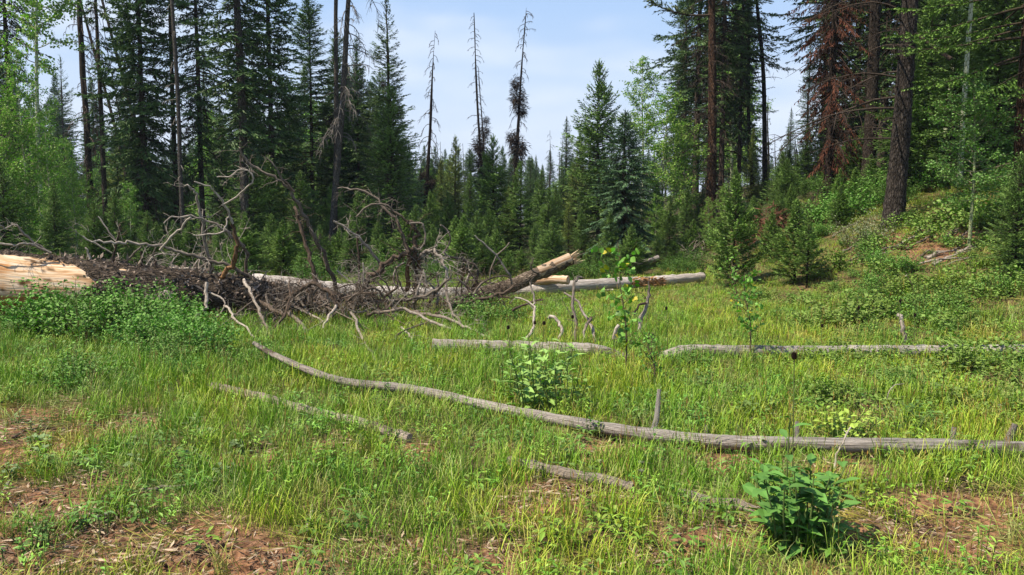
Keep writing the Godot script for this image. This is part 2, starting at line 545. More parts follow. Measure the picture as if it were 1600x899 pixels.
# ---------------------------------------------------------------- aspens and shrubs
func aspen(H: float, r0: float, cb: float, R: float, n: int, per: int, leafsize: float, col: Color, opt := {}) -> Node3D:
	var o := base("aspen")
	var g := MB.new()
	var pts := PackedVector3Array()
	var k := 12
	var ph := rf(0, TAU)
	var lean: Vector3 = opt.get("lean", Vector3.ZERO)
	for i in k + 1:
		var t := i / float(k)
		pts.push_back(Vector3(sin(t * 6.0 + ph) * 0.012 * H * t, H * t - 0.2 * (1.0 - t), cos(t * 5.0 + ph) * 0.012 * H * t) + lean * t * H)
	g.tube(pts, taper(k + 1, r0, r0 * 0.08), 8, opt.get("bark", Color(0.5, 0.52, 0.42)), opt.get("bark", Color(0.42, 0.46, 0.34)), lump_small, r0 * 0.12, true, 2.0)
	g.smooth_normals()
	part("trunk", g.mesh(M.aspen_bark), o)
	var w := MB.new()
	var f := MB.new()
	for i in n:
		var t := (i + rf(0, 1)) / n
		var y := lerpf(cb, 0.98, t)
		var fi := y * k
		var i0 := mini(int(fi), k - 1)
		var b: Vector3 = pts[i0].lerp(pts[i0 + 1], fi - i0)
		var a := i * 2.4 + rf(-0.5, 0.5)
		var dir := Vector3(cos(a), 0, sin(a))
		var L := R * (sin(PI * clampf(0.22 + t * 0.72, 0, 1)) * 0.9 + 0.12) * rf(0.5, 1.15)
		var rise := rf(0.25, 0.8) + t * 0.4
		var q := b
		var bp := PackedVector3Array()
		for s in 6:
			bp.push_back(q)
			rise += rf(-0.28, 0.2)
			q += (dir * cos(rise) + Vector3.UP * sin(rise) + rand_dir() * 0.2).normalized() * L / 5.0
		w.tube(bp, taper(6, 0.004 + 0.009 * L, 0.003), 4, opt.get("limb", Color(0.3, 0.29, 0.22)), opt.get("limb", Color(0.25, 0.24, 0.17)), null, 0.0, false)
		# leaf clusters on side twigs
		var clusters := maxi(2, int(per * L / R))
		for c in clusters:
			var s2 := rf(0.25, 1.0) * 4.99
			var cb_: Vector3 = bp[int(s2)].lerp(bp[int(s2) + 1], s2 - int(s2))
			var cd := (dir + rand_dir() * 1.1 + Vector3.UP * 0.3).normalized()
			var cl := L * rf(0.12, 0.38)
			w.tube(PackedVector3Array([cb_, cb_ + cd * cl]), PackedFloat32Array([0.004, 0.002]), 3, Color(0.2, 0.18, 0.1), Color(0.18, 0.18, 0.08), null, 0.0, false)
			var tone := rf(0.75, 1.25)
			for m in opt.get("leaves", 9):
				var p := cb_ + cd * cl * rf(0.1, 1.05) + rand_dir() * leafsize * 1.3
				var d := (rand_dir() + Vector3.DOWN * 0.6 + cd * 0.4).normalized()
				var nn := (rand_dir() + Vector3.UP * 0.5).normalized()
				var sd := d.cross(nn).normalized()
				var cc := shade(col, tone * rf(0.8, 1.2))
				if opt.get("gold", 0.0) > rf(0, 1):
					cc = Color(0.35, 0.26, 0.02)
				var ls := leafsize * rf(0.75, 1.2)
				if opt.get("round", false):
					f.leaf(p, d, nn, ls, ls * 0.95, 0.15, 0.1, cc, cc)
				else:
					f.kite(p, p + d * ls, sd * ls * 0.46, 0.45, cc, cc)
	tag(part("limbs", w.mesh(M.stick), o), "", "", "", "stuff")
	part("crown", f.mesh(M.leaf), o)
	return o

# a leafy bush: arching stems set with small leaves
func bush(H: float, R: float, stems: int, per: int, ls: float, col: Color, opt := {}) -> Node3D:
	var o := base("bush")
	var w := MB.new()
	var f := MB.new()
	for i in stems:
		var a := rf(0, TAU)
		var rr := R * sqrt(rf(0, 1))
		var b := Vector3(cos(a) * rr * 0.55, -0.05, sin(a) * rr * 0.55)
		var h := H * rf(0.55, 1.1) * (1.0 - 0.45 * pow(rr / R, 2.0))
		var lean := Vector3(cos(a), 0, sin(a)) * rr * 0.6 + rand_dir() * 0.12 * H
		var pts := PackedVector3Array()
		for k in 5:
			var t := k / 4.0
			pts.push_back(b + Vector3.UP * (h + 0.05) * t + lean * t * t)
		w.tube(pts, taper(5, 0.006, 0.002), 3, opt.get("stem", Color(0.12, 0.09, 0.05)), Color(0.12, 0.13, 0.05), null, 0.0, false)
		var tone := rf(0.75, 1.25)
		for k in per:
			var t := rf(opt.get("low", 0.15), 1.0)
			var fi := t * 3.99
			var p: Vector3 = pts[int(fi)].lerp(pts[int(fi) + 1], fi - int(fi))
			var out := rand_dir()
			out.y *= 0.5
			p += out * R * rf(0.02, opt.get("spread", 0.28)) * (1.1 - 0.6 * t)
			var d := (out + Vector3.UP * rf(-0.4, 0.6)).normalized()
			var nn := (Vector3.UP + rand_dir() * 0.8).normalized()
			var l := ls * rf(0.6, 1.25)
			var cc := shade(col, tone * rf(0.75, 1.25))
			var sd := d.cross(nn).normalized()
			if sd.length() < 0.5:
				continue
			f.kite(p, p + d * l, sd * l * opt.get("wide", 0.34), 0.45, cc, shade(cc, 1.1))
	part("stems", w.mesh(M.stick), o)
	part("foliage", f.mesh(opt.get("mat", M.herb)), o)
	return o

# ---------------------------------------------------------------- dead wood on the ground
const PALE := Color(0.44, 0.4, 0.36)
const GREY := Color(0.22, 0.195, 0.17)
const BROWN := Color(0.115, 0.087, 0.067)
const DARK := Color(0.075, 0.058, 0.047)
const TAN := Color(0.3, 0.17, 0.08)

func px_path(flat: Array, d0: float, d1: float) -> Array:
	var n := flat.size() / 2
	var out := []
	for i in n:
		var t := i / float(n - 1)
		out.push_back(at(flat[2 * i], flat[2 * i + 1], lerpf(d0, d1, t)))
	return out

# one dead branch; twigs: how many side twigs grow on it; curl: how much they hook
func dead_branch(path: Array, r0: float, r1: float, col: Color, tip: Color, twigs := 0, tl := 0.35, curl := 1.0) -> MB:
	var g := MB.new()
	var p := smooth_path(path, 3)
	for i in range(1, p.size()):
		p[i] += rand_dir() * r0 * (1.1 if i % 3 == 0 else 0.5)
	g.tube(p, taper(p.size(), r0, r1, 1.2), 7, col, tip, lump_small, r0 * 0.35, true, 1.0)
	for i in int(twigs * 1.9):
		var f := rf(0.15, 1.0) * (p.size() - 1.01)
		var b: Vector3 = p[int(f)].lerp(p[int(f) + 1], f - int(f))
		var t: Vector3 = (p[int(f) + 1] - p[int(f)]).normalized()
		twig(g, b, (t * 0.5 + rand_dir()).normalized(), tl * rf(0.3, 1.15), maxf(0.003, lerpf(r0, r1, f / p.size()) * 0.25), tip, curl * 0.65)
	return g

func twig(g: MB, b: Vector3, dir: Vector3, length: float, r: float, col: Color, curl: float) -> void:
	var q := b
	var pts := PackedVector3Array()
	var ax := rand_dir()
	for k in 6:
		pts.push_back(q)
		dir = (dir + ax.cross(dir) * rf(0.0, 0.55) * curl + rand_dir() * 0.15).normalized()
		q += dir * length / 5.0
	g.tube(pts, taper(6, r, 0.002), 4, shade(col, rf(0.7, 1.1)), shade(col, rf(0.9, 1.3)), null, 0.0, false, 1.0)
	if length > 0.22:
		for k in 3:
			var f := rf(0.3, 0.95) * 4.99
			var p: Vector3 = pts[int(f)].lerp(pts[int(f) + 1], f - int(f))
			var d2 := (dir + rand_dir()).normalized()
			var l2 := length * rf(0.25, 0.5)
			g.tube(PackedVector3Array([p, p + d2 * l2 * 0.5, p + (d2 + rand_dir() * 0.5).normalized() * l2]), PackedFloat32Array([r * 0.7, r * 0.5, 0.0018]), 3, col, col, null, 0.0, false, 1.0)

func move_mesh(g: MB, by: Vector3) -> MB:
	for i in g.v.size():
		g.v[i] -= by
	return g

func branch_on(o: Node3D, flat: Array, d0: float, d1: float, w0: float, w1: float, col: Color, tip: Color, twigs := 0, tl := 0.35, curl := 1.0, called := "branch") -> void:
	var dm := (d0 + d1) * 0.5
	var g := dead_branch(px_path(flat, d0, d1), w0 * 0.42 * dm / F, maxf(0.0025, w1 * 0.5 * dm / F), col, tip, twigs, tl, curl)
	part(called, move_mesh(g, o.position).mesh(M.stick), o)

func log_thing(called: String, label: String, path: Array, r0: float, r1: float, mat: Material, col: Color, tip: Color, amp := 0.12, sides := 14, group := "", power := 1.0) -> Node3D:
	var o := base(called, label, "log", group, path[0])
	var g := MB.new()
	var p := smooth_path(path, 10)
	var rr := taper(p.size(), r0, r1, power)
	for i in rr.size():
		rr[i] *= 1.0 + lump.get_noise_2d(i * 9.0, r0 * 900.0) * 0.16
	g.tube(p, rr, sides, col, tip, lump_small, r0 * amp, true, 2.0)
	for i in g.c.size():   # greyer and browner stretches, scraps of bark still clinging
		var q := g.v[i]
		g.c[i] = shade(g.c[i], 1.22 + lump.get_noise_3d(q.x * 5.0, q.y * 30.0, q.z * 5.0) * 0.5)
		if lump.get_noise_3d(q.x * 7.0 + 30.0, q.y * 40.0, q.z * 7.0) > 0.42: g.c[i] = g.c[i].lerp(Color(0.13, 0.095, 0.07), 0.75)
	move_mesh(g, o.position)
	part("trunk", g.mesh(mat), o)
	put(o)
	return o

func knot(o: Node3D, where: Vector3, dir: Vector3, length: float, r: float, col: Color, mat: Material = null) -> void:
	var g := MB.new()
	var a := where - o.position - dir * r
	g.tube(PackedVector3Array([a, a + dir * length * 0.5, a + (dir + rand_dir() * 0.15).normalized() * length]), PackedFloat32Array([r * 1.25, r, r * 0.75]), 8, col, shade(col, 1.1), lump_small, r * 0.3)
	part("branch_stub", g.mesh(mat if mat else M.wood), o)

# the big toppled spruce: bark shell with a window of bare wood at the left end
func big_log() -> Node3D:
	var axis := [at(-260, 425, 11.4), at(0, 447, 12.0), at(150, 455, 12.2), at(330, 464, 12.5), at(460, 474, 12.8), at(560, 484, 13.0), at(640, 487, 13.3), at(720, 480, 13.8)]
	var radii := [0.57, 0.53, 0.47, 0.36, 0.26, 0.19, 0.14, 0.09]
	var o := base("toppled_spruce", "huge toppled trunk with rough dark bark, bare tan wood and a snarl of dead branches", "fallen tree", "", axis[1])
	var p := smooth_path(axis, 22)
	var n := p.size()
	var sides := 64
	var bark := MB.new()
	var wood := MB.new()
	var ridge := FastNoiseLite.new()
	ridge.frequency = 5.5
	ridge.fractal_octaves = 4
	ridge.seed = 4
	var edge := FastNoiseLite.new()
	edge.frequency = 1.6
	edge.fractal_octaves = 4
	var rr := PackedFloat32Array()
	for i in n:
		var f := i / float(n - 1) * (radii.size() - 1.001)
		rr.push_back(lerpf(radii[int(f)], radii[int(f) + 1], f - int(f)))
	var hole := PackedByteArray()
	hole.resize(n * sides)
	var frames := []
	for i in n:
		var t: Vector3 = (p[mini(i + 1, n - 1)] - p[maxi(i - 1, 0)]).normalized()
		var front := Vector3.UP.cross(t).normalized()
		if front.z < 0: front = -front
		frames.push_back([front, t.cross(front).normalized()])
		if frames[i][1].y < 0: frames[i][1] = -frames[i][1]
		for s in sides:
			var a := TAU * s / sides
			if a > PI: a -= TAU
			# angle 0 faces the meadow, +90 is the top; the window ends in a rounded tongue
			var pos := i / 22.0 + edge.get_noise_2d(i * 0.06, a * 0.9) * 0.16
			var reach := 2.0 - 0.55 * pow(absf((a - 0.35) / 1.0), 2.2) if a > -0.35 else 1.95 + 0.2 * sin(a * 7.0)
			if absf(a + 0.3) < 0.28: reach -= 0.75 * (1.0 - absf(a + 0.3) / 0.28)
			if pos < reach and a < 1.25 + edge.get_noise_2d(i * 0.05, 9.0) * 0.25 and a > -1.7:
				hole[i * sides + s] = 1
	for i in n:
		for s in sides + 1:
			var a := TAU * (s % sides) / sides
			var dir: Vector3 = frames[i][0] * cos(a) + frames[i][1] * sin(a)
			var near_hole := false
			for di in [-1, 0, 1]:
				for ds in [-1, 0, 1]:
					if hole[clampi(i + di, 0, n - 1) * sides + posmod(s + ds, sides)]: near_hole = true
			var q0: Vector3 = p[i] + dir * (rr[i] - 0.03)
			wood.v.push_back(q0 + dir * lump_small.get_noise_3d(q0.x * 0.4, q0.y * 2.0, q0.z * 2.0) * 0.025 - o.position)
			wood.n.push_back(dir)
			var rot := clampf(edge.get_noise_3d(p[i].x * 0.9, a * 1.4, 3.0) * 2.2 + 0.1, 0, 1)
			var aa := a if a <= PI else a - TAU
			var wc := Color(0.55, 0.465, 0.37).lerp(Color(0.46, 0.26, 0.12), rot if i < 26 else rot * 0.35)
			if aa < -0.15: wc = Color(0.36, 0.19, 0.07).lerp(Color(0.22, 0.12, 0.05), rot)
			if edge.get_noise_3d(p[i].x * 1.6 + 30.0, a * 2.5, 7.0) > 0.33: wc = Color(0.1, 0.06, 0.03)
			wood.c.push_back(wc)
			wood.u.push_back(Vector2(3.0 * s / sides, i * 0.08))
			var q: Vector3 = p[i] + dir * rr[i]
			var bump := ridge.get_noise_3dv(q) * 0.075 * (0.35 + rr[i] * 1.6) + lump_small.get_noise_3dv(q * 2.4) * 0.03
			bark.v.push_back((q0 - dir * 0.02 if near_hole else q + dir * bump) - o.position)
			bark.n.push_back(dir)
			bark.c.push_back(shade(Color(0.2, 0.165, 0.135), 0.8 + 0.5 * (ridge.get_noise_3dv(q * 0.4) + 0.3)).lerp(Color(0.3, 0.235, 0.18), clampf((i / float(n) - 0.5) * 2.0, 0, 0.8)))
			bark.u.push_back(Vector2(roundf(8.0 * rr[i] + 4.0) * s / sides if false else 5.0 * s / sides, i * 0.075))
	for i in n - 1:
		for s in sides:
			var a := i * (sides + 1) + s
			var b := a + sides + 1
			var quad_ := [a, a + 1, b, a + 1, b + 1, b]
			if i < 56:
				for k in quad_: wood.ix.push_back(k)
			if not (hole[i * sides + s] and hole[(i + 1) * sides + s] and hole[i * sides + (s + 1) % sides] and hole[(i + 1) * sides + (s + 1) % sides]):
				for k in quad_: bark.ix.push_back(k)
	bark.smooth_normals()
	for q in bark.n.size():   # the winding above may face in; normals must face out
		var i := q / (sides + 1)
		if bark.n[q].dot(bark.v[q] + o.position - p[i]) < 0.0: bark.n[q] = -bark.n[q]
	part("trunk", bark.mesh(M.bark_big), o)
	part("bare_wood", wood.mesh(M.fresh_wood), o)
	# loose bark flakes and needles along the top
	var fl := MB.new()
	for k in 2600:
		var i := int(rf(30, n - 30))
		var a := rf(0.1, 2.6)
		var dir: Vector3 = frames[i][0] * cos(a) + frames[i][1] * sin(a)
		if hole[i * sides + int(a / TAU * sides)]: continue
		var b: Vector3 = p[i] + dir * (rr[i] + rf(0.0, 0.05)) - o.position
		var d := rand_dir()
		fl.kite(b, b + (d + dir * 0.4).normalized() * (rf(0.02, 0.08) if rf(0, 1) < 0.85 else rf(0.1, 0.2)), rand_dir() * rf(0.006, 0.03), 0.5, shade(Color(0.17, 0.135, 0.11), rf(0.5, 1.8)), shade(Color(0.17, 0.135, 0.11), rf(0.5, 1.8)))
	var flakes := part("bark_flakes", fl.mesh(M.dry), o)
	tag(flakes, "", "", "", "stuff")
	put(o)
	return o

func log_pile() -> void:
	var o := big_log()
	# branches traced one by one: where they run in the photograph, how far off, how thick
	branch_on(o, [329, 430, 325, 405, 319, 375, 316, 350, 310, 325, 306, 305, 300, 294, 289, 289], 12.5, 12.1, 7, 3, GREY, PALE, 5, 0.3)
	branch_on(o, [440, 450, 400, 437, 370, 422, 350, 414, 325, 405, 300, 401, 275, 392, 250, 385, 225, 382, 200, 380, 185, 382, 165, 378, 135, 377], 12.7, 11.6, 8, 3, BROWN, PALE, 10, 0.45)
	branch_on(o, [175, 396, 150, 381, 129, 371], 12.0, 11.9, 4, 2, GREY, PALE, 1)
	branch_on(o, [250, 391, 269, 370, 282, 357, 297, 339], 12.0, 11.8, 5, 3.5, PALE, PALE, 0)
	branch_on(o, [382, 440, 385, 397, 377, 385, 362, 369, 345, 355, 322, 345, 300, 339, 271, 340, 255, 346], 12.6, 11.9, 7, 2, BROWN, PALE, 8, 0.4)
	branch_on(o, [362, 345, 360, 340, 355, 342, 352, 357, 345, 364, 325, 366, 302, 369], 12.2, 12.0, 4, 2, PALE, PALE, 2)
	branch_on(o, [364, 350, 355, 330, 347, 315, 335, 300, 327, 292, 305, 285], 12.2, 11.8, 4.5, 2, PALE, PALE, 3, 0.2)
	branch_on(o, [347, 321, 370, 307, 382, 295, 394, 285, 395, 275, 385, 266, 372, 267, 357, 275, 337, 276], 12.0, 11.8, 4, 2, PALE, PALE, 7, 0.28)
	branch_on(o, [332, 446, 345, 430, 360, 415, 367, 400, 369, 380, 362, 360, 361, 342], 12.4, 12.2, 10, 5, TAN, DARK, 4, 0.3)
	branch_on(o, [175, 417, 179, 390, 185, 365, 187, 352], 12.2, 12.1, 5, 2.5, DARK, BROWN, 5, 0.3)
	branch_on(o, [180, 376, 165, 356, 154, 339], 12.2, 12.2, 3, 2, GREY, PALE, 1, 0.15)
	branch_on(o, [447, 449, 390, 447, 375, 442, 350, 435, 325, 426, 300, 420, 275, 421, 254, 424], 13.1, 12.9, 8, 6, PALE, PALE, 2, 0.3)
	branch_on(o, [194, 411, 212, 395, 222, 382], 12.3, 12.3, 4, 2.5, GREY, GREY, 2, 0.2)
	branch_on(o, [140, 406, 138, 397, 135, 388], 12.1, 12.1, 5, 3, PALE, PALE, 0)
	branch_on(o, [80, 396, 52, 385, 42, 380, 25, 382, 0, 382, -30, 388], 11.9, 11.6, 5, 3, GREY, PALE, 9, 0.22)
	branch_on(o, [76, 394, 54, 379, 37, 365, 25, 352, 8, 356, 0, 351, -14, 340], 12.0, 11.6, 5, 2, GREY, PALE, 10, 0.22)
	branch_on(o, [221, 415, 222, 403, 220, 395], 12.3, 12.3, 5, 3, DARK, DARK, 0)
	branch_on(o, [240, 424, 242, 415, 243, 408], 12.3, 12.3, 4, 2, DARK, DARK, 0)
	# the tall arcs in the middle
	branch_on(o, [524, 470, 522, 447, 515, 422, 505, 397, 492, 377, 485, 357, 475, 335, 462, 310, 447, 290, 425, 276, 400, 264, 385, 250, 372, 233], 12.9, 12.2, 9, 3, BROWN, GREY, 16, 0.3)
	branch_on(o, [460, 300, 441, 279, 430, 260, 416, 245], 12.4, 12.3, 4, 2, BROWN, GREY, 4, 0.2)
	branch_on(o, [495, 445, 486, 405, 477, 380, 469, 350, 462, 324], 13.0, 13.2, 8, 5, BROWN, BROWN, 8, 0.35)
	branch_on(o, [600, 425, 590, 410, 575, 387, 560, 372, 540, 357, 527, 347, 520, 346], 12.8, 12.4, 6, 3, GREY, PALE, 12, 0.3, 1.6)
	branch_on(o, [525, 500, 540, 475, 553, 460, 565, 447, 580, 432, 600, 417, 617, 405, 637, 395, 646, 385, 650, 365, 647, 355, 640, 345], 12.6, 12.3, 12, 6, BROWN, BROWN, 14, 0.4)
	branch_on(o, [647, 356, 632, 342, 617, 332, 605, 322, 587, 319, 570, 325, 556, 340], 12.3, 12.2, 5, 2, BROWN, GREY, 12, 0.3, 1.5)
	branch_on(o, [638, 395, 635, 387, 627, 362, 617, 342, 602, 327, 590, 312, 572, 300, 550, 296, 529, 294], 12.3, 12.6, 7, 2.5, BROWN, GREY, 12, 0.3)
	branch_on(o, [640, 350, 650, 349, 660, 351, 664, 367, 661, 385, 652, 390, 644, 384], 12.2, 12.1, 4, 2, GREY, GREY, 6, 0.15, 1.8)
	branch_on(o, [735, 455, 750, 445, 740, 449, 745, 437, 746, 417, 725, 406, 712, 404, 692, 395, 701, 385, 702, 365, 687, 350], 13.2, 12.9, 6, 2, DARK, GREY, 14, 0.3)
	branch_on(o, [800, 445, 797, 432, 780, 405, 762, 386, 740, 369], 13.4, 13.2, 4.5, 2, GREY, PALE, 2, 0.15)
	branch_on(o, [765, 445, 766, 422, 777, 400, 797, 380], 13.6, 13.6, 3, 2, GREY, GREY, 1)
	branch_on(o, [655, 420, 660, 395, 677, 393, 687, 403, 696, 420, 702, 440], 12.6, 12.3, 8, 4, GREY, PALE, 22, 0.35, 1.3)
	branch_on(o, [620, 450, 615, 437, 617, 422, 630, 411], 12.8, 12.8, 4, 3, PALE, PALE, 0)
	branch_on(o, [727, 445, 732, 432, 734, 420], 13.6, 13.6, 5, 3, PALE, PALE, 0)
	branch_on(o, [561, 450, 562, 420, 560, 395, 557, 360], 12.9, 12.9, 5, 3, DARK, BROWN, 9, 0.3)
	branch_on(o, [635, 455, 640, 415, 648, 396], 12.6, 12.4, 9, 6, TAN, BROWN, 5, 0.3)
	branch_on(o, [668, 448, 662, 437, 655, 415, 648, 398], 12.7, 12.4, 8, 6, TAN, BROWN, 5, 0.3)
	branch_on(o, [650, 470, 649, 440, 647, 400], 12.5, 12.4, 9, 6, BROWN, DARK, 7, 0.35)
	# low arms in front
	branch_on(o, [440, 482, 450, 468, 468, 452, 486, 446, 504, 449, 515, 459, 528, 475, 537, 490], 12.16, 11.77, 9, 6, BROWN, BROWN, 8, 0.35)
	branch_on(o, [500, 444, 513, 457, 529, 475, 545, 495], 12.35, 11.87, 8, 5, BROWN, GREY, 6, 0.3)
	branch_on(o, [381, 437, 388, 452, 399, 472, 408, 490, 415, 512, 426, 530], 11.87, 10.23, 6, 4, PALE, BROWN, 5, 0.3)
	branch_on(o, [404, 472, 428, 483, 450, 493, 468, 501, 481, 519], 11.77, 10.62, 9, 5, BROWN, GREY, 9, 0.4)
	branch_on(o, [323, 441, 322, 463, 321, 479, 314, 488, 303, 495, 285, 497], 11.68, 11.29, 7, 3.5, PALE, PALE, 2, 0.25)
	branch_on(o, [327, 457, 350, 468, 348, 484, 339, 497], 11.68, 11.39, 3.5, 2, PALE, GREY, 3, 0.2)
	branch_on(o, [350, 478, 361, 486, 366, 501, 383, 512, 395, 528], 11.58, 10.23, 5, 3, PALE, PALE, 3, 0.3)
	branch_on(o, [525, 478, 515, 494, 503, 512], 11.77, 11.00, 6, 4, PALE, PALE, 0)
	branch_on(o, [412, 545, 419, 522, 442, 495, 452, 465, 450, 440], 9.94, 11.87, 5, 3, DARK, BROWN, 8, 0.35)
	branch_on(o, [415, 529, 446, 490, 455, 463], 10.52, 11.87, 4, 3, DARK, BROWN, 6, 0.3)
	branch_on(o, [598, 486, 618, 472, 638, 468, 667, 461, 690, 448], 11.77, 11.97, 8, 4, BROWN, GREY, 8, 0.35)
	branch_on(o, [575, 492, 585, 490, 607, 485, 634, 484, 656, 495, 678, 505, 709, 516], 11.77, 10.90, 7, 4, BROWN, PALE, 8, 0.35)
	branch_on(o, [640, 486, 651, 489, 678, 492, 700, 499, 723, 508, 745, 518, 762, 528], 11.87, 10.33, 7, 4, BROWN, PALE, 6, 0.35)
	branch_on(o, [680, 491, 691, 486, 714, 478, 745, 470, 776, 462, 802, 451], 11.77, 12.16, 7, 5, BROWN, BROWN, 5, 0.3)
	branch_on(o, [696, 436, 700, 468, 709, 490, 723, 508, 731, 521], 12.06, 10.71, 5, 3, GREY, GREY, 12, 0.4)
	branch_on(o, [548, 488, 555, 497, 560, 512, 570, 535, 580, 552, 590, 570, 592, 592], 11.58, 7.82, 6, 3.5, GREY, PALE, 8, 0.25)
	branch_on(o, [670, 502, 650, 511, 630, 517, 607, 537], 11.00, 9.84, 4, 3, GREY, DARK, 5, 0.3)
	branch_on(o, [627, 512, 638, 522, 645, 533, 650, 547], 10.62, 9.46, 5, 3, PALE, PALE, 4, 0.3)
	branch_on(o, [560, 515, 572, 530, 560, 545, 530, 552], 10.52, 9.26, 3, 2, GREY, GREY, 3, 0.25)
	branch_on(o, [180, 515, 182, 505, 178, 492, 178, 472], 10.42, 10.81, 6, 5, PALE, GREY, 1, 0.2)
	branch_on(o, [255, 470, 248, 462, 258, 455, 265, 470, 240, 485], 11.19, 11.00, 5, 3, PALE, PALE, 12, 0.25, 1.6)
	branch_on(o, [800, 486, 825, 474, 850, 468], 11.87, 11.87, 5, 3, DARK, BROWN, 3, 0.25)
	# the finer snarl between them
	for k in 60:
		var f := rf(0.0, 1.0)
		var px := lerpf(420, 770, f)
		var py := lerpf(478, 470, f) + rf(-12, 14)
		var d := 12.2 + f * 0.8 + rf(-0.7, 0.5)
		var a := rf(-2.7, -0.2) if rng.randf() < 0.7 else rf(-0.3, 3.4)
		var L := rf(25, 75)
		var bend := rf(-0.9, 0.9)
		branch_on(o, [px, py, px + cos(a) * L * 0.5, minf(py + sin(a) * L * 0.5, 512), px + cos(a + bend) * L, minf(py + sin(a + bend) * L, 522)], d, d + rf(-0.6, 0.4), rf(3, 6), 2, pick([BROWN, GREY, DARK, GREY]), pick([GREY, PALE, BROWN]), 7 + rng.randi() % 9, rf(0.25, 0.5), 1.3, "twiggy_branch")
	for k in 20:   # straight broken limbs sprawling forward onto the grass
		var px := rf(400, 740)
		var f := (px - 400.0) / 340.0
		var from_ := at(px, lerpf(462, 478, f) + rf(-8, 8), 12.3 + f * 0.8)
		var to := on_ground(px + rf(-90, 120), rf(492, 532))
		to.y += rf(0.02, 0.08)
		var mid := from_.lerp(to, 0.5) + Vector3(rf(-0.15, 0.15), rf(-0.12, 0.08), 0)
		var r := rf(0.012, 0.026)
		var g := dead_branch([from_, mid, to], r, r * 0.4, pick([BROWN, GREY, DARK, BROWN]), pick([GREY, PALE, BROWN]), 8, 0.28, 0.8)
		part("branch", move_mesh(g, o.position).mesh(M.stick), o)
	for k in 14:
		var px := rf(200, 430)
		var d := 12.6
		var py := lerpf(410, 455, (px - 200) / 230.0) + rf(0, 15)
		var a := rf(-2.9, -0.3)
		var L := rf(20, 55)
		branch_on(o, [px, py, px + cos(a) * L * 0.5, py + sin(a) * L * 0.5, px + cos(a + 0.5) * L, py + sin(a + 0.5) * L], d, d + rf(-0.3, 0.8), rf(2.5, 4), 1.5, pick([GREY, PALE, BROWN]), PALE, 8, 0.3, 1.3, "twiggy_branch")
	part("twig_clump", broom(at(745, 488, 12.2) - o.position, 0.2, 0.7, Color(0.05, 0.035, 0.028)), o)

	# the long bleached log behind it
	var pale := Color(0.56, 0.52, 0.48)
	var b := log_thing("bleached_log", "long smooth bleached log lying behind the snarl of branches, ending by the young firs", [at(395, 441, 15.2), at(470, 448, 15.2), at(560, 457, 15.4), at(700, 461, 15.6), at(800, 455, 16.0), at(860, 450, 15.9), at(940, 444, 16.3), at(1000, 441, 16.6), at(1040, 438, 16.8), at(1098, 433, 17.2)], 0.165, 0.095, M.wood, pale, pale, 0.08, 18)
	var rot := MB.new()   # orange rotten hollow in its flank
	for k in 240:
		var px := rf(985, 1036)
		var q := at(px, 441 + rf(-7, 6), 16.38 + (px - 985) / 51.0 * 0.2) - b.position
		rot.kite(q, q + (Vector3(1, 0.02, -0.3) + rand_dir() * 0.5).normalized() * rf(0.05, 0.16), rand_dir() * 0.02, 0.5, shade(Color(0.34, 0.17, 0.07), rf(0.3, 1.3)), shade(Color(0.42, 0.24, 0.1), rf(0.5, 1.2)))
	part("rotten_hollow", rot.mesh(M.dry), b)
	branch_on(b, [860, 446, 870, 462, 882, 478], 16.1, 15.6, 5, 3, PALE, PALE, 1, 0.2, 1.0, "branch_stub")
	branch_on(b, [935, 452, 950, 453, 968, 456], 16.9, 16.4, 5, 4, PALE, PALE, 0, 0.2, 1.0, "branch_stub")

	# the snapped trunk that leans over it, splintered at its upper end
	var c := log_thing("snapped_trunk", "short snapped brown trunk leaning up to the right across the bleached log, splintered end", [at(690, 484, 14.6), at(740, 466, 14.8), at(800, 446, 15.0), at(850, 424, 15.1), at(893, 405, 15.2)], 0.16, 0.112, M.bark, Color(0.24, 0.2, 0.165), Color(0.36, 0.3, 0.24), 0.22, 18)
	var sp := MB.new()
	for k in 40:
		var q := at(889, 406, 15.2) + rand_dir() * 0.1 - c.position
		var dirn := (at(893, 405, 15.2) - at(850, 424, 15.1)).normalized()
		sp.kite(q - dirn * 0.05, q + (dirn + rand_dir() * 0.25).normalized() * rf(0.1, 0.34), rand_dir() * 0.02, 0.35, Color(0.42, 0.3, 0.18), Color(0.5, 0.4, 0.28))
	part("splinters", sp.mesh(M.dry), c)
	var bw := MB.new()   # bark gone from its upper side: a bare tan strip
	var bp := smooth_path([at(842, 425.5, 15.06), at(868, 414.0, 15.12), at(891, 404.0, 15.18)], 8)
	for i in bp.size(): bp[i] -= c.position
	bw.tube(bp, taper(bp.size(), 0.108, 0.116), 14, Color(0.4, 0.33, 0.27), Color(0.46, 0.38, 0.3), lump_small, 0.02)
	part("bare_wood", bw.mesh(M.fresh_wood), c)
	branch_on(c, [770, 462, 740, 469, 700, 478], 14.4, 13.6, 5, 3, BROWN, GREY, 8, 0.3)
	branch_on(c, [826, 437, 840, 428, 829, 420, 834, 405], 15.0, 14.7, 4, 2, DARK, GREY, 7, 0.25)
	branch_on(c, [800, 449, 760, 440, 720, 436], 15.0, 14.9, 4, 2, BROWN, GREY, 9, 0.3)
	log_thing("log_end", "short pale log butt poking out under the snapped trunk", [at(835, 440, 15.9), at(862, 437, 15.7), at(888, 438, 15.5)], 0.09, 0.085, M.fresh_wood, Color(0.42, 0.33, 0.26), Color(0.44, 0.36, 0.29), 0.12, 12)

	# the second bleached log out in the meadow, with its upright dead limbs
	var path := []
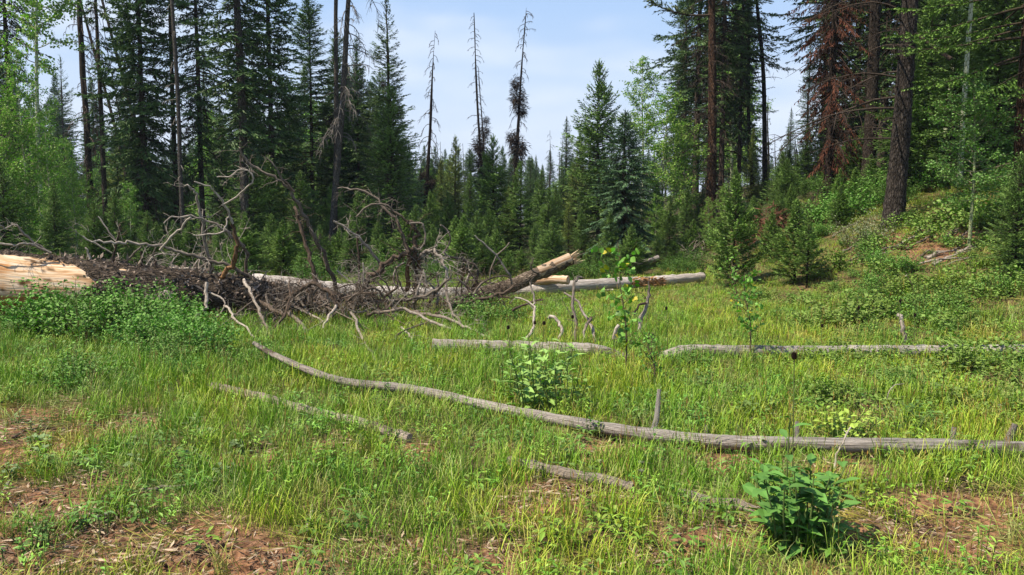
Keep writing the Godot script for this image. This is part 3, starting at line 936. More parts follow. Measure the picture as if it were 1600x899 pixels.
	for q in [[676, 544], [740, 545], [800, 546], [870, 549], [930, 551], [1000, 553], [1070, 553], [1130, 553], [1250, 554], [1400, 553], [1500, 552], [1640, 550], [1760, 548]]:
		var g := on_ground(q[0], q[1] + 7)
		path.push_back(Vector3(g.x, g.y + (-0.05 if q[0] == 1000 else 0.07), g.z))
	var e := log_thing("meadow_log", "straight grey log lying across the middle of the meadow, partly hidden by grass", path, 0.085, 0.068, M.wood, Color(0.42, 0.385, 0.34), Color(0.5, 0.47, 0.43), 0.1, 16)
	branch_on(e, [815, 545, 822, 530, 832, 517, 835, 495, 832, 475, 805, 465], 9.8, 10.6, 6, 3, PALE, PALE, 3, 0.2)
	branch_on(e, [832, 478, 836, 470, 827, 442], 10.5, 10.7, 4, 3, PALE, GREY, 3, 0.2)
	branch_on(e, [872, 545, 872, 535, 877, 517, 876, 507, 867, 497, 857, 495], 9.8, 10.2, 6, 5, PALE, PALE, 0, 0.2)
	branch_on(e, [900, 548, 899, 505, 895, 475, 896, 445, 900, 437, 907, 432], 9.7, 10.2, 6, 4, GREY, GREY, 4, 0.25)
	branch_on(e, [929, 548, 927, 517, 917, 500, 902, 472, 882, 457], 9.7, 10.4, 6, 3, PALE, GREY, 2, 0.25)
	branch_on(e, [909, 545, 914, 520, 918, 505, 924, 497], 9.7, 9.9, 5, 5, PALE, BROWN, 2, 0.15)
	branch_on(e, [960, 545, 961, 530, 964, 507], 9.7, 9.7, 8, 6, PALE, PALE, 0)
	branch_on(e, [925, 548, 960, 531, 985, 532, 1007, 547], 9.7, 9.6, 3, 2, DARK, BROWN, 4, 0.25)
	branch_on(e, [930, 550, 950, 565, 959, 584], 9.6, 8.3, 3, 2, DARK, BROWN, 4, 0.2)
	branch_on(e, [1412, 548, 1412, 525, 1410, 505, 1405, 490], 9.4, 9.6, 8, 6, DARK, PALE, 1, 0.15)
	branch_on(e, [1018, 545, 1020, 530, 1021, 520], 9.7, 9.7, 6, 3, BROWN, BROWN, 0)
	branch_on(e, [1578, 554, 1575, 545, 1580, 538], 9.0, 9.0, 6, 4, DARK, BROWN, 0)
	var st := base("dead_stick", "upright broken dead branch with peeling pale bark standing in the grass beside the tall sapling", "stick", "", on_ground(997, 530))
	branch_on(st, [996, 530, 1005, 497, 1012, 472, 1017, 455, 1012, 437], 10.6, 10.9, 9, 3, PALE, DARK, 4, 0.2)
	branch_on(st, [1010, 474, 1000, 478, 990, 492], 10.7, 10.6, 5, 3, DARK, DARK, 2, 0.15)
	put(st)

	# the long slender log in front: its thin top arches clear of the grass at the left
	path = [at(396, 536, 8.6), at(425, 553, 8.2), at(470, 574, 7.7), at(520, 592, 7.3), at(560, 600, 7.15)]
	for q in [[650, 617], [800, 650], [960, 681], [1090, 698], [1200, 704], [1420, 709], [1600, 715], [1760, 724]]:
		var g := on_ground(q[0], q[1] + 8)
		path.push_back(Vector3(g.x, g.y + 0.08, g.z))
	var f2 := log_thing("slender_log", "long slender grey log running from the left into the right foreground, its thin top arched", path, 0.02, 0.053, M.wood, Color(0.34, 0.3, 0.265), Color(0.48, 0.45, 0.41), 0.16, 18, "", 0.55)
	knot(f2, at(1016, 694, 5.62), (at(1038, 608, 5.8) - at(1016, 694, 5.62)).normalized(), 0.43, 0.022, Color(0.54, 0.51, 0.47))
	knot(f2, at(1100, 692, 5.55), Vector3(0.35, 0.6, -0.5).normalized(), 0.16, 0.02, GREY)
	knot(f2, at(1062, 690, 5.6), Vector3(0.3, 0.8, 0.0).normalized(), 0.07, 0.01, DARK)
	knot(f2, at(1243, 700, 5.4), Vector3(0.2, 0.8, -0.3).normalized(), 0.2, 0.018, PALE)
	knot(f2, at(1490, 704, 5.35), Vector3(0.05, 0.8, -0.4).normalized(), 0.18, 0.022, PALE)
	knot(f2, at(1560, 718, 5.22), Vector3(0.5, 0.75, -0.2).normalized(), 0.29, 0.027, PALE)
	knot(f2, at(1556, 720, 5.22), Vector3(0.55, -0.12, 0.8).normalized(), 0.3, 0.026, GREY)
	knot(f2, at(1510, 712, 5.25), Vector3(0, 0.1, 1.0).normalized(), 0.05, 0.018, DARK)
	knot(f2, at(808, 650, 6.4), Vector3(0.3, 0.7, 0.1).normalized(), 0.09, 0.02, GREY)
	knot(f2, at(905, 672, 5.95), Vector3(-0.5, 0.3, 0.6).normalized(), 0.1, 0.02, PALE)
	knot(f2, at(770, 641, 6.6), Vector3(0.3, 0.8, 0.0).normalized(), 0.08, 0.009, DARK)

	# thinner rotten poles sunk in the grass, nearer
	low_pole("sunken_log", "thin rotting log half sunk in grass at left of the slender log", [[330, 606], [400, 622], [480, 645], [545, 660], [600, 676], [640, 690]], 0.045)
	low_pole("decayed_log", "crumbling grey log in the bare soil of the near foreground, below the slender log", [[795, 726], [880, 744], [960, 760], [990, 766]], 0.04)
	low_pole("decayed_log", "grey rotten pole end lying left of the big leafy plant", [[1060, 776], [1110, 788], [1160, 796], [1185, 806]], 0.034)
	stick_at("fallen_stick", "thin grey stick lying on bare ground at the left front", [[218, 771], [250, 768], [290, 763], [340, 757]], 0.012, GREY)
	stick_at("fallen_stick", "short stubby pale stick lying lengthways in the front grass", [[481, 838], [484, 818], [492, 797]], 0.011, PALE)
	stick_at("fallen_stick", "pale bent stick on the reddish soil at the left edge", [[-8, 782], [6, 772], [14, 754]], 0.01, PALE)
	stick_at("fallen_stick", "brown stick half buried in the dirt near the left edge", [[20, 690], [36, 678], [70, 672], [110, 674]], 0.012, BROWN)
	stick_at("fallen_stick", "pale slender twig leaning over the slender log at right", [[1303, 735], [1308, 712], [1318, 690], [1331, 666]], 0.008, PALE, 0.12)
	stick_at("fallen_stick", "curved bleached twig rising from the meadow below the log at right", [[1386, 628], [1390, 612], [1400, 602], [1412, 600]], 0.006, PALE, 0.15)
	stick_at("fallen_stick", "dark stick poking up from the slope below the pale aspen", [[1434, 470], [1428, 452], [1418, 432]], 0.012, DARK, 0.3)
	stick_at("fallen_stick", "pale stick leaning on the slope beside the dark stick", [[1404, 448], [1412, 436], [1418, 428]], 0.014, PALE, 0.1)

func low_pole(called: String, label: String, pts: Array, r: float) -> void:
	var path := []
	for q in pts:
		var g := on_ground(q[0], q[1] + 5)
		path.push_back(Vector3(g.x, g.y + r * 0.75, g.z))
	log_thing(called, label, path, r, r * 0.8, M.wood, Color(0.36, 0.31, 0.25), Color(0.42, 0.36, 0.3), 0.35, 12)

func stick_at(called: String, label: String, pts: Array, r: float, col: Color, rise := 0.0) -> void:
	var path := []
	for i in pts.size():
		var g := on_ground(pts[0][0], pts[0][1])
		if rise > 0.0:
			path.push_back(at(pts[i][0], pts[i][1], -g.z + rise * i / pts.size()))
		else:
			g = on_ground(pts[i][0], pts[i][1])
			path.push_back(g + Vector3.UP * r)
	var o := base(called, label, "stick", "", path[0])
	part("stick", move_mesh(dead_branch(path, r, r * 0.6, col, shade(col, 1.1), 1, 0.12), o.position).mesh(M.stick), o)
	put(o)

# ---------------------------------------------------------------- the forest
const BARK_C := Color(0.24, 0.2, 0.17)
var K := {}

func kinds() -> void:
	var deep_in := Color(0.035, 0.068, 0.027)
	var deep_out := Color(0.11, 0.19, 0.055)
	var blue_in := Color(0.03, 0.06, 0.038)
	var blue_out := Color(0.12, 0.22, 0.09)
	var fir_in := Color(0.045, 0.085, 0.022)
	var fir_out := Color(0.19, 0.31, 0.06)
	var bough := Color(0.07, 0.055, 0.04)
	# full spruces, crown nearly to the ground
	for i in 3:
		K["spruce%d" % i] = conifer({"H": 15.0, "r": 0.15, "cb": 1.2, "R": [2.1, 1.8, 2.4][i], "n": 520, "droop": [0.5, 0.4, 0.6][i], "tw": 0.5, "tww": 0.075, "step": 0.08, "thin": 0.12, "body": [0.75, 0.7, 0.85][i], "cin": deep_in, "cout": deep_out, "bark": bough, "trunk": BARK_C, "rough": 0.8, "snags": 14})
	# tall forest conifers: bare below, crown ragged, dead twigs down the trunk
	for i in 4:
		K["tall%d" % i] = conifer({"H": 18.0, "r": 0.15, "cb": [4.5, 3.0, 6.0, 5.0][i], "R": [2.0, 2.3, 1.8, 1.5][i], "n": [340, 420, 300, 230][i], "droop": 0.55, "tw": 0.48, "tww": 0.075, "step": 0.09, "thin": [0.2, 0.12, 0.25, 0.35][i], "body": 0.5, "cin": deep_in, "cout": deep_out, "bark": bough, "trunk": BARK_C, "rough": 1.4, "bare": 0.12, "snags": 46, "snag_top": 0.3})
	# narrow subalpine spire
	for i in 2:
		K["spire%d" % i] = conifer({"H": 13.0, "r": 0.14, "cb": 0.8, "R": [1.5, 1.2][i], "n": 360, "droop": 0.35, "tw": 0.34, "tww": 0.055, "step": 0.08, "thin": [0.25, 0.1][i], "body": 0.62, "cin": deep_in, "cout": [Color(0.13, 0.2, 0.06), deep_out][i], "bark": bough, "trunk": BARK_C, "rough": 1.0})
	# blue-green drooping spruce
	K.weeping = conifer({"H": 7.5, "r": 0.13, "cb": 0.5, "R": 1.7, "n": 330, "droop": 0.75, "tw": 0.3, "tww": 0.04, "step": 0.05, "thin": 0.04, "body": 0.6, "cin": blue_in, "cout": blue_out, "bark": bough, "trunk": BARK_C, "rough": 0.6, "curtain": 0.75, "hang": 0.5, "lift": 0.5})
	# young firs and small spruces
	for i in 3:
		K["young%d" % i] = conifer({"H": 3.0, "r": 0.035, "cb": [0.15, 0.2, 0.5][i], "R": [0.98, 0.9, 0.95][i], "n": [240, 220, 150][i], "droop": 0.1, "tw": 0.24, "tww": 0.04, "step": 0.032, "thin": [0.1, 0.15, 0.3][i], "body": 0.95, "cin": fir_in, "cout": fir_out, "bark": bough, "trunk": Color(0.1, 0.09, 0.07), "rough": 0.5, "sides": 7, "lift": 0.9, "start": 0.2})
	for i in 2:
		K["small%d" % i] = conifer({"H": 5.5, "r": 0.07, "cb": 0.25, "R": [1.5, 1.25][i], "n": 330, "droop": 0.3, "tw": 0.3, "tww": 0.045, "step": 0.055, "thin": 0.07, "body": 0.75, "cin": Color(0.055, 0.1, 0.03), "cout": Color(0.17, 0.28, 0.06), "bark": bough, "trunk": BARK_C, "rough": 0.8})
	# pine-like yellowish conifer
	K.yellowish = conifer({"H": 9.0, "r": 0.12, "cb": 0.8, "R": 1.6, "n": 300, "droop": 0.25, "tw": 0.32, "tww": 0.06, "step": 0.075, "thin": 0.15, "body": 0.6, "cin": Color(0.075, 0.11, 0.025), "cout": Color(0.2, 0.25, 0.05), "bark": bough, "trunk": BARK_C, "rough": 1.0})
	# killed conifer still holding rust-red needles
	K.red = conifer({"H": 13.0, "r": 0.16, "cb": 1.2, "R": 1.6, "n": 420, "droop": 0.85, "tw": 0.34, "tww": 0.045, "step": 0.085, "thin": 0.1, "body": 0.5, "cin": Color(0.055, 0.024, 0.015), "cout": Color(0.13, 0.052, 0.032), "bark": Color(0.06, 0.04, 0.032), "trunk": Color(0.1, 0.075, 0.06), "rough": 1.2, "bare": 0.4, "hang": 0.7, "curtain": 0.5, "mat": M.rust, "snags": 40, "snag_top": 0.6})
	# large spruce close by on the right, needle by needle
	K.near = conifer({"H": 8.0, "r": 0.14, "cb": 1.6, "R": 1.9, "n": 190, "droop": 0.45, "tw": 0.26, "tww": 0.032, "step": 0.075, "thin": 0.05, "body": 0.45, "cin": Color(0.04, 0.08, 0.018), "cout": Color(0.13, 0.23, 0.04), "bark": bough, "trunk": Color(0.16, 0.1, 0.07), "rough": 0.6, "fine": 2, "start": 0.3})
	# aspens
	var asp := Color(0.16, 0.28, 0.05)
	K.aspen0 = aspen(9.0, 0.075, 0.2, 1.7, 70, 20, 0.075, asp, {"leaves": 10})
	K.aspen1 = aspen(9.0, 0.07, 0.08, 1.6, 84, 20, 0.075, Color(0.2, 0.32, 0.06), {"leaves": 10})
	K.aspen2 = aspen(11.0, 0.08, 0.5, 1.2, 50, 18, 0.075, Color(0.22, 0.33, 0.08), {"leaves": 10, "lean": Vector3(-0.07, 0, 0)})
	K.aspen3 = aspen(6.0, 0.05, 0.3, 1.3, 64, 22, 0.055, Color(0.15, 0.27, 0.07), {"leaves": 10, "bark": Color(0.3, 0.33, 0.2)})

	K.bush0 = bush(0.75, 0.5, 40, 40, 0.054, Color(0.1, 0.21, 0.038), {"wide": 0.36, "low": 0.3})
	K.bush1 = bush(0.6, 0.5, 36, 36, 0.046, Color(0.11, 0.21, 0.04), {"wide": 0.3, "low": 0.25, "spread": 0.4})
	K.bush2 = bush(1.3, 0.9, 60, 60, 0.06, Color(0.07, 0.14, 0.025), {"wide": 0.33})
	K.bush3 = bush(0.7, 0.7, 60, 40, 0.04, Color(0.19, 0.21, 0.12), {"wide": 0.28})
	K.forb0 = bush(0.3, 0.42, 26, 34, 0.042, Color(0.12, 0.18, 0.035), {"wide": 0.4, "spread": 0.35})
	K.forb1 = bush(0.22, 0.4, 24, 30, 0.038, Color(0.14, 0.22, 0.045), {"wide": 0.42, "spread": 0.4})

# plant one: where its foot shows, how far off, how high its top shows in the photograph (or a height in metres when above 900)
func grow(kind: String, px: float, d: float, top: float, called: String, label: String, category: String, group := "", wide := 1.0) -> Node3D:
	var p := foot(px, d)
	var h: float = at(px, top, d).y - p.y if top < 900.0 else top - 1000.0
	var proto: Node3D = K[kind]
	var o := copy_of(proto, called, label, category, group)
	var s: float = h / HT[kind]
	o.position = p
	o.rotation.y = rf(0, TAU)
	o.scale = Vector3(s * wide, s, s * wide)
	return o

const HT := {"spruce0": 15.0, "spruce1": 15.0, "spruce2": 15.0, "tall0": 18.0, "tall1": 18.0, "tall2": 18.0, "tall3": 18.0, "spire0": 13.0, "spire1": 13.0, "weeping": 7.5, "young0": 3.0, "young1": 3.0, "young2": 3.0, "small0": 5.5, "small1": 5.5, "yellowish": 9.0, "red": 13.0, "near": 8.0, "aspen0": 9.0, "aspen1": 9.0, "aspen2": 11.0, "aspen3": 6.0, "bush0": 0.75, "bush1": 0.6, "bush2": 1.3, "bush3": 0.7, "forb0": 0.3, "forb1": 0.22}

func big_trunk(px: float, d: float, r: float, top_shift: float, H: float, label: String, col: Color, boughs: int, reach: float, bias: Vector3) -> Node3D:
	var p := foot(px, d)
	var o := base("old_conifer", label, "tree", "", p)
	var g := MB.new()
	var pts := PackedVector3Array()
	var rad := PackedFloat32Array()
	var rows := int(H / 0.07)
	for i in rows + 1:
		var t := i / float(rows)
		pts.push_back(Vector3(top_shift * t + sin(t * 7.0) * 0.06, H * t - 0.3 * (1.0 - t), sin(t * 5.0 + 1.0) * 0.05))
		rad.push_back(r * (1.0 - 0.75 * t) * (1.0 + 0.5 * exp(-t * H * 1.6)))
	var flake := FastNoiseLite.new()
	flake.noise_type = FastNoiseLite.TYPE_CELLULAR
	flake.cellular_return_type = FastNoiseLite.RETURN_CELL_VALUE
	flake.frequency = 5.0
	g.tube(pts, rad, 26, col, col, null, 0.0, true, maxf(2.0, roundf(r * 12.0)))
	for i in g.v.size():
		var q := g.v[i]
		var cell := flake.get_noise_3d(q.x * 1.6, q.y * 0.6, q.z * 1.6 + px)
		g.v[i] += g.n[i] * (cell * 0.016 + lump_small.get_noise_3dv(q * 1.5) * 0.02)
		g.c[i] = shade(col, 0.75 + 0.5 * (cell * 0.5 + 0.5)).lerp(Color(0.24, 0.22, 0.2), 0.6 if cell > 0.72 else 0.0)
	g.smooth_normals()
	part("trunk", g.mesh(M.bark_big), o)
	var b := MB.new()
	dead_boughs(b, H, 1.6, H * 0.8, boughs, reach, Color(0.06, 0.048, 0.04), 0.2, bias, 0.55)
	tag(part("dead_boughs", b.mesh(M.stick), o), "", "", "", "stuff")
	put(o)
	return o

func crown_on(o: Node3D, H: float, cb: float, R: float, n: int, extra := {}) -> void:
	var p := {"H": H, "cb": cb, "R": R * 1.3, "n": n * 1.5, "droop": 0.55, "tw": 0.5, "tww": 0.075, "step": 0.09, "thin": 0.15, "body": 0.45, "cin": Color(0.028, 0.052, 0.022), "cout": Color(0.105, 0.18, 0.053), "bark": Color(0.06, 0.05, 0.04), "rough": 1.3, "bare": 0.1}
	p.merge(extra, true)
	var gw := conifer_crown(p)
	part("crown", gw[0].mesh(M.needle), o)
	part("boughs", gw[1].mesh(M.stick), o)

func forest() -> void:
	# left edge: dark conifer, aspens, bare poles
	grow("tall2", 28, 27.0, 1017.0, "conifer", "dark ragged conifer at the far left edge, rising behind the leafy aspens", "tree", "", 0.75)
	grow("aspen2", 68, 25.0, 1012.0, "aspen", "tall slim aspen with a pale trunk at left, crown high against the sky", "tree")
	grow("aspen1", 4, 21.5, 120.0, "aspen", "bushy bright aspen cut by the left edge of the picture", "tree", "", 1.15)
	grow("aspen1", 44, 22.5, 75.0, "aspen", "bright green aspen crown at left, in front of the dark conifer", "tree", "", 0.9)
	grow("aspen0", 82, 25.0, 170.0, "aspen", "lower leafy aspen at left, right of the bright aspen crown", "tree")
	grow("aspen0", 108, 29.0, 215.0, "aspen", "small aspen below the gap of sky between the left aspens and the bare trunks", "tree")
	snag(foot(146, 30.0), at(121, -40, 30.0), 0.14, Color(0.15, 0.125, 0.105), 70, 1.1, {"label": "bare dead conifer with hanging fine twigs beside the left sky gap", "from": 0.25, "rtop": 0.09, "sag": 1.4, "shrink": 0.1})
	grow("tall3", 167, 27.0, 1018.0, "conifer", "tall brown-trunked conifer with thin green boughs, just right of the twiggy dead tree", "tree", "", 0.62)
	snag(foot(225, 28.5), at(122, -10, 30.0), 0.07, Color(0.17, 0.15, 0.13), 6, 0.6, {"label": "thin dead pole leaning far left across the sky, lowest of the three slanting poles", "name": "leaning_pole", "rtop": 0.04, "bow": 0.15})
	snag(foot(252, 29.5), at(150, -30, 31.0), 0.08, Color(0.17, 0.15, 0.13), 8, 0.6, {"label": "longest slanting dead pole resting against the big dark spruce", "name": "leaning_pole", "rtop": 0.045, "bow": 0.2})
	snag(foot(226, 31.0), at(160, 30, 32.0), 0.05, Color(0.17, 0.15, 0.13), 4, 0.4, {"label": "thinnest slanting dead pole, between the other two", "name": "leaning_pole"})
	grow("spruce0", 230, 27.0, 1015.5, "spruce", "big dark spruce touched by the slanting poles, wide from top to base", "tree", "", 0.8)
	snag(foot(289, 23.5), at(266, -60, 23.5), 0.075, Color(0.27, 0.255, 0.24), 14, 0.5, {"label": "slim bare grey dead pole in front of the dark spruces, left of the snarl", "from": 0.3, "rtop": 0.05, "shrink": 0.1})
	grow("tall3", 278, 29.0, 1017.0, "conifer", "thin conifer right behind the slim bare grey pole", "tree", "", 0.75)
	grow("tall1", 318, 28.5, 1017.5, "conifer", "tall conifer with open boughs, between the grey pole and the broad double spruces", "tree", "", 0.7)
	var big := big_trunk(384, 24.5, 0.15, -0.1, 17.0, "large spruce with a pale grey trunk showing low down, directly above the toppled trunk", Color(0.3, 0.28, 0.26), 40, 0.9, Vector3.ZERO)
	crown_on(big, 17.0, 3.2, 1.15, 260, {"body": 0.35, "thin": 0.2})
	grow("spruce1", 428, 29.0, 1016.0, "spruce", "dense dark spruce right of the grey-trunked one, its crown leaving the top of the picture", "tree", "", 0.8)
	grow("spruce2", 350, 34.0, 150.0, "spruce", "dark spruce behind and left of the grey-trunked spruce", "tree")
	grow("tall1", 490, 33.0, -15.0, "conifer", "conifer whose thin pointed top reaches the upper edge, left of the leaning snag", "tree", "", 1.25)
	grow("spruce1", 460, 36.0, 130.0, "spruce", "shorter spruce behind, between the two tall conifers left of the leaning snag", "tree")
	grow("spruce0", 530, 35.0, 60.0, "spruce", "spruce hidden behind the leaning grey snag", "tree")
	snag(foot(514, 25.0), at(549, -50, 25.0), 0.12, Color(0.27, 0.255, 0.24), 34, 1.7, {"label": "leaning grey dead trunk with drooping bare boughs on its right side, behind the snarl", "from": 0.45, "rtop": 0.07, "bias": Vector3(0.9, 0, 0.2), "shrink": 0.1, "brooms": [[0.62, 1.25, 0.16, 0.8], [0.5, -0.35, 0.2, 1.1]]})
	snag(foot(523, 26.5), at(526, -60, 26.5), 0.09, Color(0.24, 0.22, 0.2), 10, 0.7, {"label": "thinner straight dead trunk crossing the leaning grey one", "from": 0.4, "rtop": 0.06})
	grow("spruce2", 562, 33.0, 55.0, "spruce", "olive spruce right of the leaning grey snag", "tree")
	grow("spire0", 609, 32.0, -8.0, "fir", "tall airy fir spire right of the leaning snag, sky showing through its top", "tree", "", 1.35)
	grow("small0", 613, 26.0, 135.0, "spruce", "dense young spruce at the foot of the airy fir spire", "tree", "", 0.95)
	snag(foot(660, 35.0), at(680, 48, 35.0), 0.13, Color(0.09, 0.075, 0.065), 60, 1.0, {"label": "leftmost of the three dead spires against the open sky, leaning right, with long drooping twigs", "from": 0.25, "sag": 1.3, "shrink": 0.6, "brooms": [[0.36, -0.2, 0.26, 1.5], [0.33, 0.16, 0.36, 1.1]]})
	snag(foot(757, 38.0), at(740, 20, 38.0), 0.13, Color(0.08, 0.068, 0.06), 62, 0.75, {"label": "middle one of the three dead spires against the open sky, slim with a crooked top", "from": 0.3, "sag": 1.0, "shrink": 0.5, "brooms": [[0.5, 0.25, 0.36, 1.7], [0.44, 0.0, 0.46, 1.7], [0.36, 0.1, 0.5, 1.5], [0.55, 0.35, 0.24, 1.0], [0.29, 0.0, 0.4, 1.4]]})
	snag(foot(796, 36.0), at(822, 12, 36.0), 0.14, Color(0.08, 0.068, 0.06), 80, 0.95, {"label": "rightmost and tallest of the three dead spires, two dark twig clumps on its trunk", "from": 0.3, "sag": 1.2, "shrink": 0.55, "brooms": [[0.69, -0.2, 0.34, 1.4], [0.63, -0.1, 0.44, 1.5], [0.58, 0.1, 0.36, 1.3], [0.47, -0.2, 0.36, 1.1], [0.43, 0.1, 0.5, 1.4], [0.37, 0.15, 0.36, 1.2]]})
	snag(foot(765, 39.0), at(748, 105, 39.0), 0.07, Color(0.08, 0.068, 0.06), 14, 0.4, {"label": "thin dead stem standing close against the middle dead spire", "from": 0.3})
	# the wall of greens in the middle
	grow("yellowish", 712, 34.0, 212.0, "conifer", "yellow-green conifer behind, between the left and middle dead spires", "tree")
	grow("yellowish", 690, 38.0, 245.0, "conifer", "dull yellow-green conifer left of the brighter one, behind the left dead spire", "tree")
	grow("small1", 735, 31.0, 270.0, "spruce", "small spruce in front of the middle dead spire", "tree")
	grow("aspen1", 672, 36.0, 262.0, "aspen", "pale green aspen at the foot of the left dead spire", "tree")
	grow("small0", 771, 27.0, 212.0, "spruce", "pointed dark green spruce between the middle and right dead spires", "tree", "", 1.1)
	grow("small1", 813, 26.0, 252.0, "spruce", "bright green pointed spruce at the foot of the rightmost dead spire", "tree", "", 1.2)
	grow("small0", 846, 34.0, 265.0, "spruce", "small bluish spruce right of the rightmost dead spire", "tree")
	grow("spire1", 884, 62.0, 182.0, "spruce", "far spruce with a sharp tip standing alone in the notch of sky", "tree", "", 1.5)
	grow("spruce1", 905, 55.0, 205.0, "spruce", "far rounded spruce right of the sharp-tipped one", "tree", "", 1.3)
	grow("small1", 868, 30.0, 290.0, "spruce", "pale young spruce below the notch of sky", "tree")
	grow("aspen0", 852, 29.0, 320.0, "aspen", "small aspen low in the middle of the wall of trees", "tree")
	grow("small0", 934, 28.0, 96.0, "spruce", "tall dark blue-green spruce left of the pale leaning aspen", "tree", "", 1.0)
	grow("aspen2", 1000, 29.5, 82.0, "aspen", "pale aspen leaning left behind the drooping spruce, leaves open against the sky", "tree", "", 1.2)
	grow("weeping", 974, 24.0, 172.0, "spruce", "drooping blue-green spruce in the centre right, boughs hanging like curtains", "tree", "", 1.38)
	grow("aspen1", 1035, 29.0, 140.0, "aspen", "broad bright aspen between the drooping spruce and the red-brown trunk", "tree", "", 1.4)
	grow("aspen1", 1068, 31.0, 185.0, "aspen", "second bright aspen, close left of the red-brown trunk", "tree", "", 1.2)
	grow("small0", 1046, 25.5, 305.0, "spruce", "dark little spruce beneath the bright aspens", "tree", "", 1.1)
	grow("small1", 1072, 27.0, 290.0, "spruce", "little spruce touching the foot of the red-brown trunk", "tree", "", 1.2)
	grow("small1", 908, 25.0, 325.0, "spruce", "low spruce at the left foot of the drooping spruce", "tree", "", 1.1)
	# right of centre
	var rb := big_trunk(1108, 29.0, 0.175, -0.25, 19.0, "tall red-brown conifer trunk right of centre, bare low down and twiggy above", Color(0.25, 0.15, 0.1), 190, 1.3, Vector3.ZERO)
	crown_on(rb, 19.0, 8.5, 0.9, 130, {"droop": 0.7, "bare": 0.4, "thin": 0.3})
	var limb := MB.new()   # one live bough far out to the left
	var bp := smooth_path([Vector3(0, 7.6, 0), Vector3(-0.9, 7.55, 0.2), Vector3(-1.7, 7.7, 0.3), Vector3(-2.3, 7.95, 0.3)], 4)
	limb.tube(bp, taper(bp.size(), 0.045, 0.012), 6, Color(0.1, 0.08, 0.06), Color(0.1, 0.08, 0.06))
	var lm := part("bough", limb.mesh(M.stick), rb)
	var ln := MB.new()
	for k in 70:
		var f := rf(0.35, 0.99) * (bp.size() - 1.01)
		spray(ln, bp[int(f)], (Vector3(-0.7, 0.35, 0) + rand_dir() * 0.7).normalized(), rf(0.2, 0.45), 0.07, Vector3.UP, Color(0.04, 0.06, 0.02), Color(0.11, 0.14, 0.04), 1)
	part("foliage", ln.mesh(M.needle), lm)
	grow("tall1", 1124, 31.0, 1018.5, "conifer", "dense dark conifer close behind the red-brown trunk", "tree", "", 0.75)
	grow("tall0", 1085, 32.0, 1017.5, "conifer", "conifer with black hanging dead boughs, left behind the red-brown trunk", "tree", "", 1.0)
	grow("tall1", 1152, 33.0, 1017.0, "conifer", "dark full conifer at the right of the cluster round the red-brown trunk", "tree", "", 0.65)
	snag(foot(1193, 32.0), at(1181, -20, 32.0), 0.12, Color(0.1, 0.085, 0.075), 16, 0.8, {"label": "bare dead trunk standing in the right-hand strip of sky", "from": 0.4, "rtop": 0.06, "sag": 0.4, "shrink": 0.2, "bow": 0.15})
	snag(foot(1176, 34.0), at(1172, -10, 34.0), 0.1, Color(0.09, 0.08, 0.07), 12, 0.7, {"label": "second bare trunk left of the one in the right-hand strip of sky", "from": 0.4, "rtop": 0.05, "sag": 0.4, "bow": -0.15})
	snag(foot(1198, 40.0), at(1200, 150, 40.0), 0.08, Color(0.1, 0.09, 0.08), 14, 0.6, {"label": "short twiggy dead stem low in the right-hand strip of sky", "from": 0.3})
	grow("spire1", 1230, 46.0, 168.0, "spruce", "far spruce low in the right-hand strip of sky", "tree", "", 1.2)
	grow("spire1", 1256, 37.0, 62.0, "spruce", "slender spruce with a thin pointed top left of the rust-red tree", "tree", "", 1.25)
	grow("yellowish", 1172, 30.0, 200.0, "conifer", "yellowish little conifer below the bare trunks in the right strip of sky", "tree", "", 0.8)
	grow("red", 1292, 23.0, 1013.0, "dead_conifer", "killed conifer covered in rust-red needles on the bank", "dead tree", "", 0.85)
	grow("tall0", 1280, 33.0, 1017.0, "conifer", "green-topped conifer behind the rust-red tree", "tree")
	big_trunk(1350, 22.0, 0.17, -0.1, 20.0, "thick dark straight trunk on the bank right of the rust-red tree", Color(0.11, 0.09, 0.075), 46, 1.3, Vector3(-0.3, 0, 0))
	var old := big_trunk(1391, 16.8, 0.19, 0.42, 18.0, "thickest trunk on the bank, flaking grey bark and bare dead boughs on its left", Color(0.13, 0.115, 0.105), 60, 2.4, Vector3(-1.1, 0, 0.1))
	var br := MB.new()
	var o0 := old.position
	br.tube(smooth_path([at(1432, 52, 16.6) - o0, at(1452, 68, 16.4) - o0, at(1486, 92, 16.1) - o0], 4), taper(9, 0.03, 0.04), 8, DARK, BROWN, lump_small, 0.02)
	part("broken_bough", br.mesh(M.wood), old)
	crown_on(old, 19.0, 7.0, 2.0, 140, {"thin": 0.25})
	grow("tall1", 1372, 27.0, 1018.0, "conifer", "green conifer behind, between the two thick trunks on the bank", "tree")
	grow("spruce0", 1330, 30.0, 1015.0, "spruce", "dark spruce behind the thick straight trunk", "tree")
	grow("aspen2", 1466, 21.0, 1010.5, "aspen", "sunlit yellow-green aspen top high at right, right of the thickest trunk", "tree")
	grow("spruce0", 1450, 26.0, 1014.0, "spruce", "dark spruce filling the shade right of the thickest trunk", "tree")
	grow("spruce2", 1500, 28.0, 1014.0, "spruce", "spruce deep in the shade behind the pale upper aspen trunk", "tree")
	grow("spruce1", 1422, 31.0, 1016.0, "spruce", "spruce behind the thickest trunk", "tree")
	grow("small0", 1440, 22.0, 1005.0, "spruce", "small dark spruce in the shade between the thickest trunk and the aspens", "tree", "", 1.2)
	grow("small1", 1478, 19.0, 1004.2, "spruce", "small dark spruce behind the front aspen", "tree", "", 1.3)
	grow("spruce1", 1535, 23.0, 1013.0, "spruce", "dark spruce in the shade right of the pale upper aspen trunk", "tree")
	grow("small1", 1415, 19.5, 1003.4, "spruce", "small dark spruce close behind the thickest trunk", "tree", "", 1.3)
	grow("small0", 1548, 19.5, 1005.5, "spruce", "dark spruce behind the right edge aspen leaves", "tree", "", 1.2)
